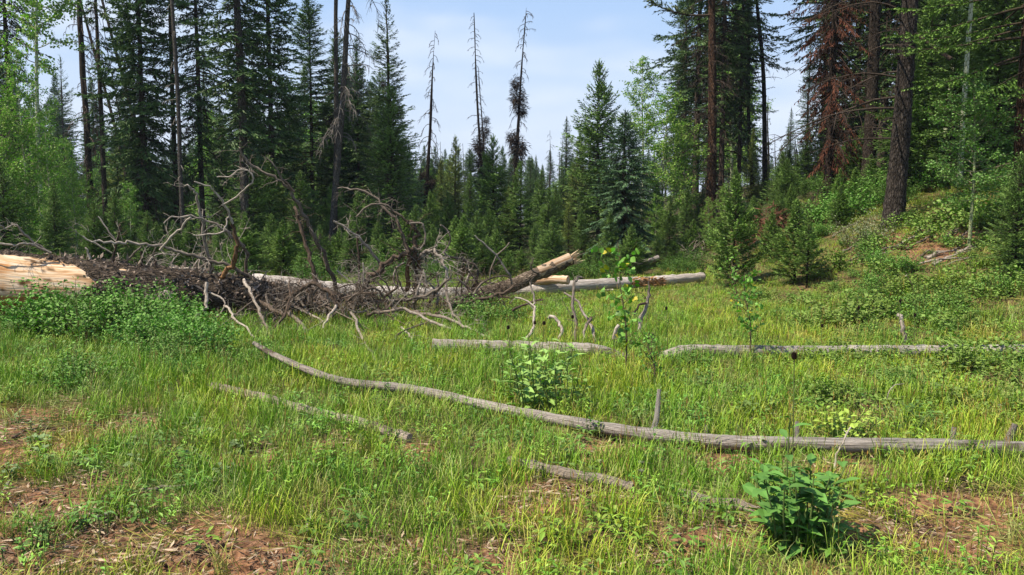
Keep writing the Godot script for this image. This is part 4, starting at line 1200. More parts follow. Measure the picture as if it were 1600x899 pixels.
	grow("aspen2", 1494, 18.5, 1010.0, "aspen", "aspen with a cream trunk high at right, behind the front aspen", "tree", "", 0.9)
	grow("aspen3", 1514, 13.6, 118.0, "aspen", "slim front aspen with a greenish white trunk on the slope at right", "tree", "", 1.35)
	grow("near", 1592, 13.6, 1010.0, "spruce", "large spruce at the right edge with bright needle tips, cut by the frame", "tree")
	grow("small0", 1588, 11.8, 240.0, "spruce", "yellowish young spruce low at the right edge", "tree", "", 1.0)
	# young firs on the near side of the bank
	grow("young0", 1147, 16.5, 262.0, "young_fir", "tallest young fir, standing in grass left of the other two", "young tree", "", 1.05)
	grow("young1", 1243, 15.2, 312.0, "young_fir", "bushy bright young fir, middle of the three before the bank", "young tree", "", 1.5)
	grow("young2", 1262, 14.6, 338.0, "young_fir", "young fir with a bare lower stem, rightmost of the three before the bank", "young tree", "", 1.2)
	grow("young0", 1205, 18.5, 330.0, "young_fir", "young fir half hidden behind the middle one", "young tree", "", 1.3)
	grow("young1", 1310, 19.0, 290.0, "young_fir", "young fir under the rust-red tree", "young tree", "", 1.5)
	grow("young0", 1332, 21.0, 262.0, "young_fir", "young fir at the foot of the thick straight trunk", "young tree", "", 1.5)
	grow("young1", 1098, 19.0, 415.0, "young_fir", "very small fir beside the end of the bleached log", "young tree", "", 1.4)
	# young trees along the left edge of the forest
	var row := [[8, 20.0, 252, "small0"], [88, 19.5, 288, "small1"], [150, 20.5, 315, "small0"], [182, 22.0, 300, "small1"], [232, 21.5, 330, "small1"], [272, 20.5, 345, "small0"], [45, 22.0, 300, "aspen0"], [120, 23.0, 255, "aspen1"], [205, 24.0, 285, "aspen0"], [345, 22.0, 350, "small1"], [425, 23.0, 335, "small0"], [462, 24.0, 310, "small1"], [500, 22.5, 352, "small0"], [560, 24.0, 300, "small1"], [650, 24.0, 320, "small0"], [700, 26.0, 300, "small1"], [745, 24.5, 330, "small0"], [835, 23.5, 352, "small1"]]
	var who := ["dark young spruce at the far left edge behind the bare tan wood", "young spruce behind the bark just right of the bare tan wood", "small spruce above the first tall twigs of the toppled trunk", "young spruce under the thin-boughed conifer, left of the big dark spruce", "small spruce at the foot of the big dark spruce", "small dark spruce between the big dark spruce and the slim grey pole", "young aspen at left between the two leftmost young spruces", "bright young aspen below the left sky gap", "young aspen at the foot of the slanting poles", "low spruce right of the slim grey pole", "young spruce right of the grey-trunked spruce", "young spruce below the double-topped dark spruces", "low spruce just left of the leaning grey trunk's foot", "young spruce between the leaning grey trunk and the airy fir spire", "young spruce in front of the left dead spire's foot", "young spruce between the feet of the left and middle dead spires", "young spruce before the middle dead spire's foot", "low spruce right of the rightmost dead spire's foot"]
	for i in row.size():
		var r: Array = row[i]
		grow(r[3], r[0], r[1], r[2], "young_tree", who[i], "young tree", "young trees along the forest edge", 1.25)
	# everything farther back
	var kinds_ := ["spruce0", "spruce1", "spruce2", "tall0", "tall1", "tall2", "spire0", "spire1", "yellowish", "aspen0", "aspen1"]
	var placed := 0
	var tries := 0
	while placed < 230 and tries < 3000:
		tries += 1
		var px := rf(-500, 2100)
		var d := 33.0 + 85.0 * pow(rf(0, 1), 1.4)
		var lim := 1.0   # highest place in the photograph that a top may reach
		if px > 620 and px < 1015: lim = rf(225, 285)
		elif px > 1165 and px < 1275: lim = rf(185, 240)
		elif px > 55 and px < 225: lim = rf(215, 260)
		elif px > 215 and px < 470: lim = rf(150, 280)
		elif px > 1275 and px < 1400: lim = rf(100, 260)
		else: lim = rf(-200, 200)
		var kind: String = pick(kinds_)
		var p := foot(px, d)
		var h: float = minf(at(px, lim, d).y - p.y, rf(11, 18))
		if kind.begins_with("aspen") or kind == "yellowish": h = minf(h, rf(6, 10))
		if h < 3.5: continue
		grow(kind, px, d, 1000.0 + h, "forest_tree", "green tree deep in the forest behind the nearer trees", "tree", "trees deep in the forest", 1.0 if h > 9.0 else 1.35)
		placed += 1
	# saplings of spruce, fir and aspen that close the foot of the wall of trees
	for k in 90:
		var px := rf(-300, 1180)
		var d := rf(23.0, 36.0)
		var top := rf(285, 375) if px > 620 else rf(240, 365)
		grow(pick(["small0", "small1", "small0", "aspen0", "aspen1", "yellowish", "small1"]), px, d, top, "understory_tree", "young tree filling the understory at the foot of the tall trees", "young tree", "understory trees", 1.15)
	for k in 60:
		var px := rf(1180, 1850)
		var d := rf(23.0, 36.0)
		grow(pick(["small0", "small1", "small0", "aspen0", "small1"]), px, d, 1000.0 + (rf(1.2, 2.6) if px < 1420 else rf(2.0, 5.5)), "understory_tree", "young tree in the understory of the wooded bank", "young tree", "understory trees on the bank", 1.3)
	var far := base("distant_forest", "dense far-off conifer forest closing the view behind everything", "forest")
	tag(far, "", "", "", "stuff")
	for kind in ["spruce0", "spruce1", "tall1", "spire0"]:
		var where := []
		var tints := []
		for k in 170:
			var px := rf(-900, 2500)
			var d := rf(70, 170)
			var p := foot(px, d)
			var h := rf(9, 17)
			if px > 620 and px < 1290: h = minf(h, at(px, rf(225, 265), d).y - p.y)
			var s: float = h / HT[kind]
			where.push_back(Transform3D(Basis(Vector3.UP, rf(0, TAU)).scaled(Vector3(s * 1.2, s, s * 1.2)), p))
			tints.push_back(Color.WHITE)
		for c in K[kind].get_children():
			if c.name in ["trunk", "crown"]:
				scatter("far_" + c.name, c.mesh, where, tints, far)
	put(far)
	for k in 16:   # thin grey dead stems far back in the notch of sky
		var px: float = pick([rf(838, 880), rf(850, 1000), rf(1195, 1250), rf(690, 740)])
		var d := rf(55, 85)
		snag(foot(px, d), at(px + rf(-6, 6), rf(200, 250), d), 0.12, Color(0.12, 0.11, 0.1), 20, 0.9, {"label": "thin grey dead stem far back among the trees", "name": "far_dead_stem", "group": "dead stems far back", "from": 0.4})

	# low bushes: below the toppled trunk, along the forest edge, over the bank
	for q in [[-30, 10.4, 0.8], [20, 10.6, 0.95], [62, 10.9, 0.75], [100, 10.7, 0.95], [150, 10.9, 0.7], [196, 10.9, 1.05], [215, 10.5, 0.7], [250, 10.7, 0.75], [290, 10.3, 0.6], [10, 9.6, 0.7], [60, 9.3, 0.6], [105, 9.5, 0.65], [160, 9.7, 0.6], [215, 9.4, 0.5], [265, 9.5, 0.55], [320, 9.6, 0.55], [360, 9.9, 0.5], [30, 8.6, 0.5], [90, 8.3, 0.4], [180, 8.6, 0.4], [-60, 9.2, 0.7], [290, 8.6, 0.4], [345, 8.9, 0.4], [-40, 8.2, 0.5], [130, 10.2, 0.7], [75, 10.0, 0.75], [150, 8.0, 0.5], [230, 7.7, 0.45], [300, 7.5, 0.4], [350, 8.0, 0.45], [395, 8.4, 0.45], [100, 7.4, 0.4], [30, 7.9, 0.5], [260, 8.4, 0.5], [200, 8.8, 0.55], [60, 9.7, 0.7], [340, 9.3, 0.5], [410, 9.1, 0.45], [180, 7.2, 0.35], [370, 7.4, 0.35], [235, 9.9, 0.65], [180, 10.2, 0.75], [-10, 10.1, 0.8], [305, 9.0, 0.6], [250, 8.9, 0.4], [270, 7.8, 0.35], [330, 8.3, 0.5], [420, 10.0, 0.4], [5, 8.0, 0.6], [40, 11.0, 0.9], [110, 11.1, 0.85], [170, 11.1, 0.8], [240, 11.2, 0.7], [70, 8.7, 0.5], [130, 8.9, 0.5]]:
		if q[1] < 10.3 and rf(0, 1) < 0.55: continue
		grow(pick(["bush0", "bush1", "bush1"]), q[0] + rf(-12, 12), q[1], 1000.0 + minf(q[2] * rf(0.35, 1.2), 0.72 if q[1] > 10.0 else 0.55), "low_bush", "low green bush of the thicket in front of the huge toppled trunk", "bush", "bushes below the toppled trunk", 1.0)
	for k in 70:
		var px := rf(-150, 1110)
		var d := rf(20.0, 24.5)
		grow(pick(["small0", "small1", "young0", "young1"]), px, d, rf(330, 405), "low_conifer", "small dark conifer low at the foot of the forest edge", "young tree", "low conifers along the forest edge", 1.5)
	for k in 40:
		var px := rf(-80, 1120)
		grow("bush2", px, rf(18.5, 25), 1000.0 + rf(0.3, 0.9), "forest_bush", "leafy bush in the shade at the forest edge behind the logs", "bush", "bushes along the forest edge", 1.1)
	for q in [[742, 11.6, 0.5], [760, 12.0, 0.45], [722, 11.9, 0.4], [800, 12.4, 0.35], [1010, 9.0, 0.3], [1080, 8.4, 0.3]]:
		grow("bush1", q[0], q[1], 1000.0 + q[2], "meadow_bush", "small leafy bush in the meadow by the tips of the dead branches", "bush", "small bushes near the snarl")
	grow("bush3", 1345, 16.2, 1000.75, "sage_bush", "grey-green rounded bush just left of the thickest trunk's foot", "bush", "", 0.85)
	for k in 40:
		var px := rf(1270, 1680)
		var d := rf(14.5, 22)
		if px < 1340 and d < 16.5: d += 3.0
		if px > 1310 and px < 1500 and d < 18.5: d = rf(18.5, 22.5)
		grow(pick(["bush2", "bush0"]), px, d, 1000.0 + rf(0.4, 0.85), "bank_bush", "leafy bush growing under the trees on the bank", "bush", "bushes on the bank", 1.1)
	for k in 44:
		var px := rf(1170, 1370)
		var d := rf(18.0, 30.0)
		grow(pick(["bush2", "small1", "young1", "small0", "young0"]), px, d + 2.0, 1000.0 + rf(0.5, 1.2), "slope_shrub", "green shrub or sapling crowding the slope behind the young firs", "shrub", "shrubs behind the young firs", 1.2)
	for k in 85:
		var px := rf(1130, 1720)
		var d := rf(6.0, 14.5)
		if px < 1250 and d < 9: continue
		grow(pick(["forb0", "forb1", "forb0", "bush1"]), px, d, 1000.0 + rf(0.12, 0.28), "leafy_herb", "broad-leaved green herb in the patchy cover of the right-hand slope", "plant", "leafy herbs on the right slope", 1.2)
	for k in 60:
		var px := rf(1290, 1700)
		var d := rf(10.5, 17.0)
		grow(pick(["bush1", "forb0", "bush0", "forb1"]), px, d, 1000.0 + rf(0.18, 0.42), "slope_herb", "small leafy shrub on the foot of the bank below the big trunks", "plant", "small shrubs on the foot of the bank", 1.1)
	# the front part of the bank: fallen debris and stones of bare soil
	var wad := base("root_mound", "mound of reddish-brown uprooted roots and bark behind the young firs", "stump", "", foot(1205, 20.5))
	var rg := MB.new()
	for k in 900:
		var q := Vector3(rf(-0.9, 0.7), 0, rf(-0.4, 0.4))
		q.y = rf(0.0, 1.0) * (1.0 - absf(q.x)) * 1.1
		rg.kite(q, q + (rand_dir() + Vector3(0.5, -0.2, 0)).normalized() * rf(0.1, 0.35), rand_dir() * rf(0.01, 0.03), 0.5, shade(Color(0.08, 0.036, 0.022), rf(0.4, 1.4)), shade(Color(0.12, 0.06, 0.038), rf(0.4, 1.5)))
	part("roots", rg.mesh(M.dry), wad)
	put(wad)
	var w2 := base("root_wad", "grey upturned root wad with wiry twigs at the foot of the red-brown trunk", "stump", "", foot(1082, 23.5))
	for k in 16:
		var g := MB.new()
		var a := rf(0.3, 2.9)
		twig(g, Vector3(rf(-0.3, 0.3), rf(0.0, 0.25), 0), Vector3(cos(a), sin(a), rf(-0.3, 0.3)), rf(0.35, 0.75), rf(0.012, 0.03), GREY, 0.9)
		part("root", g.mesh(M.stick), w2)
	put(w2)
	log_thing("mossy_log", "short pale log lying in the shade under the drooping spruce", [foot(990, 23.0) + Vector3(0, 0.2, 0), foot(1012, 23.0) + Vector3(0, 0.27, 0), foot(1030, 23.0) + Vector3(0, 0.32, 0)], 0.09, 0.07, M.wood, Color(0.3, 0.27, 0.25), Color(0.3, 0.28, 0.26))
	for k in 26:
		var px := rf(1300, 1500)
		var py := rf(352, 425)
		var g := on_ground(px, py)
		if -g.z > 24.0: continue
		var a := rf(-0.5, 0.6)
		var l := rf(0.25, 0.9)
		var o := base("bank_stick", "grey broken stick lying on the bare soil of the bank", "stick", "sticks on the bank", g)
		var dirv := Vector3(cos(a), 0, sin(a))
		var e := g + dirv * l
		e.y = hgt(e.x, -e.z) + 0.03
		var m := dead_branch([g + Vector3(0, 0.02, 0), g.lerp(e, 0.5) + Vector3(0, 0.06, 0), e], rf(0.012, 0.035), 0.01, pick([GREY, PALE, BROWN]), GREY, 2, 0.2)
		part("stick", move_mesh(m, g).mesh(M.stick), o)
		put(o)

# ---------------------------------------------------------------- ground, grass and flowers
func bare(x: float, d: float) -> float:
	var b := 0.0
	for s in bare_spots:
		var q: float = Vector2((x - s[0].x), (d - s[0].y) * s[2]).length() / s[1]
		b = maxf(b, smoothstep(1.25, 0.45, q + patch.get_noise_2d(x * 18.0, d * 18.0) * 0.45))
	return b

func lush(x: float, d: float) -> float:
	var v := 0.62 + patch.get_noise_2d(x * 4.0, d * 4.0) * 0.5 + patch.get_noise_2d(x * 17.0 + 40.0, d * 17.0) * 0.55
	v += 0.14 * smoothstep(5.0, 6.5, d) * smoothstep(13.0, 10.0, d) * smoothstep(4.0, 1.0, x)
	v -= 0.22 * smoothstep(5.2, 3.4, d)
	v -= 0.12 * smoothstep(2.5, 6.0, x) * smoothstep(6.0, 9.0, d)
	return clampf(v, 0.0, 1.0) * (1.0 - 0.93 * bare(x, d))

func ground() -> void:
	# spots of bare reddish soil, placed from the photograph
	for q in [[40, 655, 0.55, 1.0], [-30, 700, 0.8, 1.0], [190, 672, 0.35, 0.8], [30, 800, 0.45, 1.0], [120, 870, 0.5, 1.2], [250, 850, 0.42, 1.2], [330, 880, 0.35, 1.0], [-20, 890, 0.6, 1.0], [110, 770, 0.3, 1.2], [470, 890, 0.25, 1.0], [620, 870, 0.25, 1.2], [640, 710, 0.2, 1.0], [880, 775, 0.3, 1.3], [950, 785, 0.28, 1.3], [830, 800, 0.25, 1.0], [1130, 850, 0.24, 1.0], [1190, 810, 0.2, 1.0], [1490, 800, 0.45, 1.2], [1480, 850, 0.3, 1.0], [1345, 820, 0.25, 1.0], [1560, 600, 0.6, 1.0], [1350, 640, 0.35, 1.0], [960, 705, 0.35, 1.0], [1130, 725, 0.3, 1.0], [1300, 735, 0.4, 1.5], [1450, 395, 0.6, 0.6], [1365, 380, 0.55, 0.5], [1530, 375, 0.5, 0.6], [500, 700, 0.2, 1.0], [400, 730, 0.25, 1.0], [1060, 870, 0.25, 1.0], [790, 880, 0.2, 1.0]]:
		var g := on_ground(q[0], q[1])
		bare_spots.push_back([Vector2(g.x, -g.z), q[2] * 0.95, q[3]])
	var xs := PackedFloat32Array()
	var ds := PackedFloat32Array()
	var x := -420.0
	while x < 420.0:
		xs.push_back(x)
		x += clampf(absf(x) * 0.12, 0.09 if absf(x) < 5.5 else 0.2, 30.0)
	xs.push_back(420.0)
	var d := -30.0
	while d < 420.0:
		ds.push_back(d)
		d += 3.0 if d < -2.0 else clampf(pow(absf(d) / 24.0, 1.5) * 0.9, 0.07, 25.0)
	ds.push_back(420.0)
	var g := MB.new()
	var crumb := FastNoiseLite.new()
	crumb.frequency = 2.4
	crumb.fractal_octaves = 4
	for dd in ds:
		for xx in xs:
			var y := hgt(xx, dd)
			var near := smoothstep(30.0, 12.0, dd) * smoothstep(14.0, 10.0, absf(xx))
			var b := 0.0
			var lu := 0.5
			if near > 0.0:
				b = bare(xx, dd)
				lu = lush(xx, dd)
				y += crumb.get_noise_2d(xx, dd) * 0.03 * near
			g.v.push_back(Vector3(xx, y, -dd))
			g.n.push_back(Vector3.UP)
			g.u.push_back(Vector2.ZERO)
			var soil := Color(0.3, 0.15, 0.08).lerp(Color(0.21, 0.125, 0.075), clampf(patch.get_noise_2d(xx * 30.0, dd * 30.0) + 0.5, 0, 1))
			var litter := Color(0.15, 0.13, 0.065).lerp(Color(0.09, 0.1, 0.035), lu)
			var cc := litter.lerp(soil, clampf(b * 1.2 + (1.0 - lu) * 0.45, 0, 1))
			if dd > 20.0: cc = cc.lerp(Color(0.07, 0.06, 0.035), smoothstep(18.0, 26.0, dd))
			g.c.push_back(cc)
	var w := xs.size()
	for i in ds.size() - 1:
		for k in w - 1:
			var a := i * w + k
			for q in [a, a + w, a + 1, a + 1, a + w, a + w + 1]: g.ix.push_back(q)
	g.smooth_normals()
	for i in g.n.size():
		if g.n[i].y < 0.0: g.n[i] = -g.n[i]
	var o := MeshInstance3D.new()
	o.name = "ground"
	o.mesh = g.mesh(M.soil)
	tag(o, "gently rolling meadow floor of reddish soil rising to a bank at right", "", "", "structure")
	put(o)

func tuft(n: int, spread: float, h0: float, h1: float, w: float, lean: float, cols: Array, tips: Array, stems := 0) -> MB:
	var g := MB.new()
	for i in n:
		var a := rf(0, TAU)
		var r := spread * sqrt(rf(0, 1))
		var b := Vector3(cos(a) * r, -0.02, sin(a) * r)
		var a2 := rf(0, TAU)
		var l := Vector3(cos(a2), 0, sin(a2))
		var dir := (Vector3.UP + l * rf(0.0, 0.35) * lean).normalized()
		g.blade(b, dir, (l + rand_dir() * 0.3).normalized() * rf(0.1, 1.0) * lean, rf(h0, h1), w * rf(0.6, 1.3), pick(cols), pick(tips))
	for i in stems:
		var a := rf(0, TAU)
		var r := spread * sqrt(rf(0, 1))
		var b := Vector3(cos(a) * r, -0.02, sin(a) * r)
		var a2 := rf(0, TAU)
		var dir := (Vector3.UP + Vector3(cos(a2), 0, sin(a2)) * rf(0, 0.25)).normalized()
		var l := rf(h1 * 0.9, h1 * 1.35)
		var c: Color = pick([Color(0.2, 0.2, 0.06), Color(0.3, 0.22, 0.09), Color(0.28, 0.13, 0.05), Color(0.16, 0.2, 0.05)])
		g.blade(b, dir, Vector3(cos(a2), 0, sin(a2)) * 0.15, l, 0.0028, c, c)
		var sc: Color = pick([Color(0.4, 0.33, 0.17), Color(0.32, 0.17, 0.08), Color(0.36, 0.34, 0.16)])
		var top := b + dir * l * 0.93
		for k in 5:
			g.kite(top - dir * 0.012 * k, top - dir * 0.012 * k + (dir + rand_dir() * 0.35).normalized() * 0.03, rand_dir() * 0.0035, 0.4, sc, sc)
	return g

func scatter(called: String, mesh: Mesh, where: Array, tints: Array, parent: Node) -> void:
	var mm := MultiMesh.new()
	mm.transform_format = MultiMesh.TRANSFORM_3D
	mm.use_colors = true
	mm.mesh = mesh
	mm.instance_count = where.size()
	for i in where.size():
		mm.set_instance_transform(i, where[i])
		mm.set_instance_color(i, tints[i])
	var o := MultiMeshInstance3D.new()
	o.name = called
	o.multimesh = mm
	tag(o, "", "", "", "stuff")
	parent.add_child(o, true)

func meadow() -> void:
	var o := base("meadow_grass", "green and straw-coloured grass covering the meadow between the logs", "grass")
	tag(o, "", "", "", "stuff")
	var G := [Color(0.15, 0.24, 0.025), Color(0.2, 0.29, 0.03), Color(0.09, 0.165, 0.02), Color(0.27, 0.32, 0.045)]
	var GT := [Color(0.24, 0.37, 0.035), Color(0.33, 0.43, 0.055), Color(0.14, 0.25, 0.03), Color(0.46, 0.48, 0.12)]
	var D := [Color(0.4, 0.33, 0.18), Color(0.33, 0.28, 0.13), Color(0.3, 0.29, 0.1)]
	var DT := [Color(0.5, 0.43, 0.25), Color(0.42, 0.36, 0.18), Color(0.38, 0.36, 0.14)]
	var mats := []
	var protos := []
	# 0-2 lush, 3-4 short and mixed, 5 tall seeding, 6 dry, 7 flat litter, 8 small broad leaves
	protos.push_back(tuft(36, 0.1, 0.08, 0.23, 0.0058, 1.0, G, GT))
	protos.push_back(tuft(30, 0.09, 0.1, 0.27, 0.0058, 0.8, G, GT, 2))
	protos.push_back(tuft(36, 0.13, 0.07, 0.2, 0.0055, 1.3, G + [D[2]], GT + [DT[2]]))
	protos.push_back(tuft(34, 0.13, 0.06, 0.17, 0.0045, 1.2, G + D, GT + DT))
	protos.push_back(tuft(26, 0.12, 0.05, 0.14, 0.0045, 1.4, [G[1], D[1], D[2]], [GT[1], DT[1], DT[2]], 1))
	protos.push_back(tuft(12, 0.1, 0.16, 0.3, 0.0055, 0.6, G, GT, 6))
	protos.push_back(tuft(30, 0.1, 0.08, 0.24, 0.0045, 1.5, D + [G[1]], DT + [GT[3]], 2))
	var lit := MB.new()
	for k in 46:
		var p := Vector3(rf(-0.16, 0.16), rf(0.004, 0.03), rf(-0.16, 0.16))
		var a := rf(0, TAU)
		lit.blade(p, Vector3(cos(a), rf(-0.05, 0.18), sin(a)).normalized(), Vector3(cos(a + 1.2), 0, sin(a + 1.2)) * 0.35 + Vector3.DOWN * 0.05, rf(0.06, 0.2), 0.0045, pick(D), pick(DT))
	protos.push_back(lit)
	var br := MB.new()
	for k in 22:
		var a := rf(0, TAU)
		var p := Vector3(cos(a), 0, sin(a)) * rf(0.0, 0.1) + Vector3.UP * rf(0.02, 0.12)
		var c: Color = shade(pick([Color(0.12, 0.2, 0.04), Color(0.17, 0.23, 0.07), Color(0.1, 0.17, 0.035)]), rf(0.8, 1.2))
		br.leaf(p, (Vector3(cos(a), rf(-0.1, 0.7), sin(a))).normalized(), Vector3.UP, rf(0.03, 0.075), rf(0.02, 0.035), 0.3, 0.3, c, c)
	protos.push_back(br)
	for v in 2:   # leafy forbs standing in the grass
		var fb := MB.new()
		for i in 7:
			var a := rf(0, TAU)
			var b := Vector3(cos(a), 0, sin(a)) * rf(0.0, 0.09)
			var top := b * 1.8 + Vector3(0, rf(0.1, 0.24), 0)
			fb.tube(PackedVector3Array([b, b.lerp(top, 0.5), top]), PackedFloat32Array([0.003, 0.0025, 0.002]), 3, Color(0.16, 0.2, 0.05), Color(0.18, 0.24, 0.06), null, 0.0, false)
			var c: Color = shade(pick([Color(0.16, 0.28, 0.05), Color(0.22, 0.32, 0.07), Color(0.11, 0.22, 0.04)]), rf(0.8, 1.25))
			for k in 9:
				var p := b.lerp(top, rf(0.15, 1.0))
				var a3 := rf(0, TAU)
				fb.leaf(p, Vector3(cos(a3), rf(-0.1, 0.8), sin(a3)).normalized(), (Vector3.UP + rand_dir() * 0.4).normalized(), rf(0.022, 0.05), rf(0.013, 0.026) * (1.0 if v else 0.6), 0.3, rf(0.0, 0.5), c, shade(c, 1.15))
		protos.push_back(fb)
	var where := []
	var tints := []
	for k in protos.size():
		where.push_back([]); tints.push_back([])
	var d := 2.4
	while d < 27.0:
		var cell := 0.08 + 0.0055 * d
		var half := 0.68 * d + 1.6
		var x := -half
		while x < half:
			var xx := x + rf(0, cell)
			var dd := d + rf(0, cell)
			x += cell
			var lu := lush(xx, dd)
			var by := hgt(xx, dd)
			var s := 0.85 + 0.012 * d
			var kind := -1
			var roll := rf(0, 1)
			if dd > 17.5 and roll < smoothstep(17.5, 26.0, dd) * (0.9 if xx < 4.0 else 0.35):
				continue
			if roll < lu * 1.05 - 0.08:
				kind = pick([0, 0, 0, 1, 1, 1, 2, 2, 2, 2, 2, 1, 0, 8, 5, 5, 3, 3, 9 if rf(0, 1) < 0.6 else 1, 10 if rf(0, 1) < 0.35 else 2])
			elif roll < lu + 0.3:
				kind = pick([3, 3, 4, 6, 7, 8, 2, 3, 3, 4, 6, 7, 8, 2, 9, 3, 4])
			elif roll < lu + 0.55:
				kind = pick([4, 7, 4, 7, 8, 3])
			elif roll > 0.93:
				kind = pick([3, 4, 7])
			else:
				continue
			if bare(xx, dd) > 0.6 and rf(0, 1) < (0.8 if kind not in [7, 4] else 0.45): continue
			if xx > 3.5 and dd > 6.0 and rf(0, 1) < 0.25: kind = 8
			var warm := clampf(patch.get_noise_2d(xx * 7.0 + 90.0, dd * 7.0) * 1.3 + 0.35 + 0.25 * smoothstep(1.0, 4.0, xx) - 0.35 * smoothstep(-2.0, -4.0, xx) * smoothstep(6.0, 8.0, dd) + 0.08 * smoothstep(5.0, 3.5, dd), 0, 1)
			var tint := Color(0.66, 0.9, 0.62).lerp(Color(1.0, 1.03, 0.52), warm)
			tint = shade(tint, rf(0.8, 1.15))
			var hs := s * rf(0.75, 1.25) * (1.0 if kind > 2 else 0.75 + 0.4 * lu) * lerpf(1.0, 0.62, smoothstep(11.0, 15.0, dd))
			var bs := Basis(Vector3.UP, rf(0, TAU)).rotated(Vector3(cos(roll * 40.0), 0, sin(roll * 40.0)), rf(-0.14, 0.14))
			where[kind].push_back(Transform3D(bs.scaled(Vector3(s, hs, s)), Vector3(xx, by, -dd)))
			tints[kind].push_back(tint)
		d += cell
	for k in protos.size():
		var m: MB = protos[k]
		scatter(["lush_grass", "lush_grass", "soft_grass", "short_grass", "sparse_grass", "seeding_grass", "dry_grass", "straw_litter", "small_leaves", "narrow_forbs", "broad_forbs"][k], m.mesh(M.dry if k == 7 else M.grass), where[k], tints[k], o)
	put(o)
	# clods and bark crumbs on the soil
	var st := base("soil_crumbs", "small clods and crumbs scattered over the reddish bare soil", "soil")
	tag(st, "", "", "", "stuff")
	var cl := MB.new()
	for k in 20:
		var a := rand_dir()
		var b := a.cross(rand_dir()).normalized()
		cl.kite(-a * 0.5, a * 0.5, b * 0.4, 0.5, Color(1, 1, 1), Color(1, 1, 1))
	var w2 := []
	var t2 := []
	for s in bare_spots:
		for k in int(260 * s[1]):
			var a := rf(0, TAU)
			var r: float = s[1] * 1.2 * sqrt(rf(0, 1))
			var p := Vector3(s[0].x + cos(a) * r, 0, -(s[0].y + sin(a) * r / s[2]))
			p.y = hgt(p.x, -p.z) + 0.004
			w2.push_back(Transform3D(Basis(rand_dir(), rf(0, TAU)).scaled(Vector3.ONE * rf(0.006, 0.025)), p))
			t2.push_back(shade(pick([Color(0.34, 0.2, 0.13), Color(0.25, 0.16, 0.1), Color(0.12, 0.08, 0.06), Color(0.4, 0.33, 0.26)]), rf(0.7, 1.2)))
	scatter("crumb", cl.mesh(M.dry), w2, t2, st)
	var nl := MB.new()   # fallen needles, bark chips and bits of twig
	for k in 26:
		var p := Vector3(rf(-0.12, 0.12), rf(0.0, 0.012), rf(-0.12, 0.12))
		var a := rf(0, TAU)
		var dr := Vector3(cos(a), rf(-0.1, 0.15), sin(a))
		var cc: Color = shade(pick([Color(0.24, 0.16, 0.1), Color(0.12, 0.075, 0.05), Color(0.32, 0.25, 0.17), Color(0.18, 0.1, 0.06)]), rf(0.6, 1.3))
		nl.kite(p, p + dr * rf(0.02, 0.09), Vector3(-sin(a), 0.3, cos(a)) * rf(0.0015, 0.006), 0.5, cc, cc)
	var w3 := []
	var t3 := []
	for s in bare_spots:
		for k in int(45 * s[1]):
			var a := rf(0, TAU)
			var r: float = s[1] * 1.4 * sqrt(rf(0, 1))
			var p := Vector3(s[0].x + cos(a) * r, 0, -(s[0].y + sin(a) * r / s[2]))
			p.y = hgt(p.x, -p.z) + 0.012
			w3.push_back(Transform3D(Basis(Vector3.UP, rf(0, TAU)).scaled(Vector3.ONE * rf(0.7, 1.4)), p))
			t3.push_back(shade(Color.WHITE, rf(0.7, 1.2)))
	scatter("litter", nl.mesh(M.dry), w3, t3, st)
	put(st)

# tall leafy herb: upright stems carrying broad pointed leaves
func herb(where: Vector3, stems: int, spread: float, H: float, leaf: float, col: Color, label: String, called := "broadleaf_plant", group := "", bushy := 1.0) -> Node3D:
	var o := base(called, label, "plant", group, where)
	for i in stems:
		var g := MB.new()
		var f := MB.new()
		var a := rf(0, TAU)
		var b := Vector3(cos(a), 0, sin(a)) * spread * sqrt(rf(0, 1)) * 0.6
		var tip := b * 1.9 + Vector3(rf(-0.06, 0.06), H * rf(0.6, 1.05), rf(-0.06, 0.06))
		var pts := smooth_path([b - Vector3(0, 0.03, 0), b.lerp(tip, 0.5) + rand_dir() * 0.02, tip], 3)
		g.tube(pts, taper(7, 0.006, 0.003), 5, Color(0.13, 0.19, 0.06), Color(0.15, 0.22, 0.07), null, 0.0, false)
		part("stem", g.mesh(M.stick), o)
		var leaves := int(rf(8, 12) * bushy)
		for k in leaves:
			var t := (k + 0.6) / leaves
			var fi := t * 5.99
			var p: Vector3 = pts[int(fi)].lerp(pts[int(fi) + 1], fi - int(fi))
			var la := k * 2.4 + rf(-0.4, 0.4)
			var dir := Vector3(cos(la), rf(0.15, 0.75), sin(la)).normalized()
			var l := leaf * rf(0.65, 1.15) * (1.0 - 0.4 * t)
			var cc := shade(col, rf(0.75, 1.25))
			f.tube(PackedVector3Array([p, p + dir * l * 0.25]), PackedFloat32Array([0.003, 0.002]), 3, cc, cc, null, 0.0, false)
			f.leaf(p + dir * l * 0.2, dir, Vector3.UP + rand_dir() * 0.35, l, l * rf(0.42, 0.6), 0.3, rf(0.1, 0.5), cc, shade(cc, 1.1))
		part("leaves", f.mesh(M.herb), o)
	return put(o)

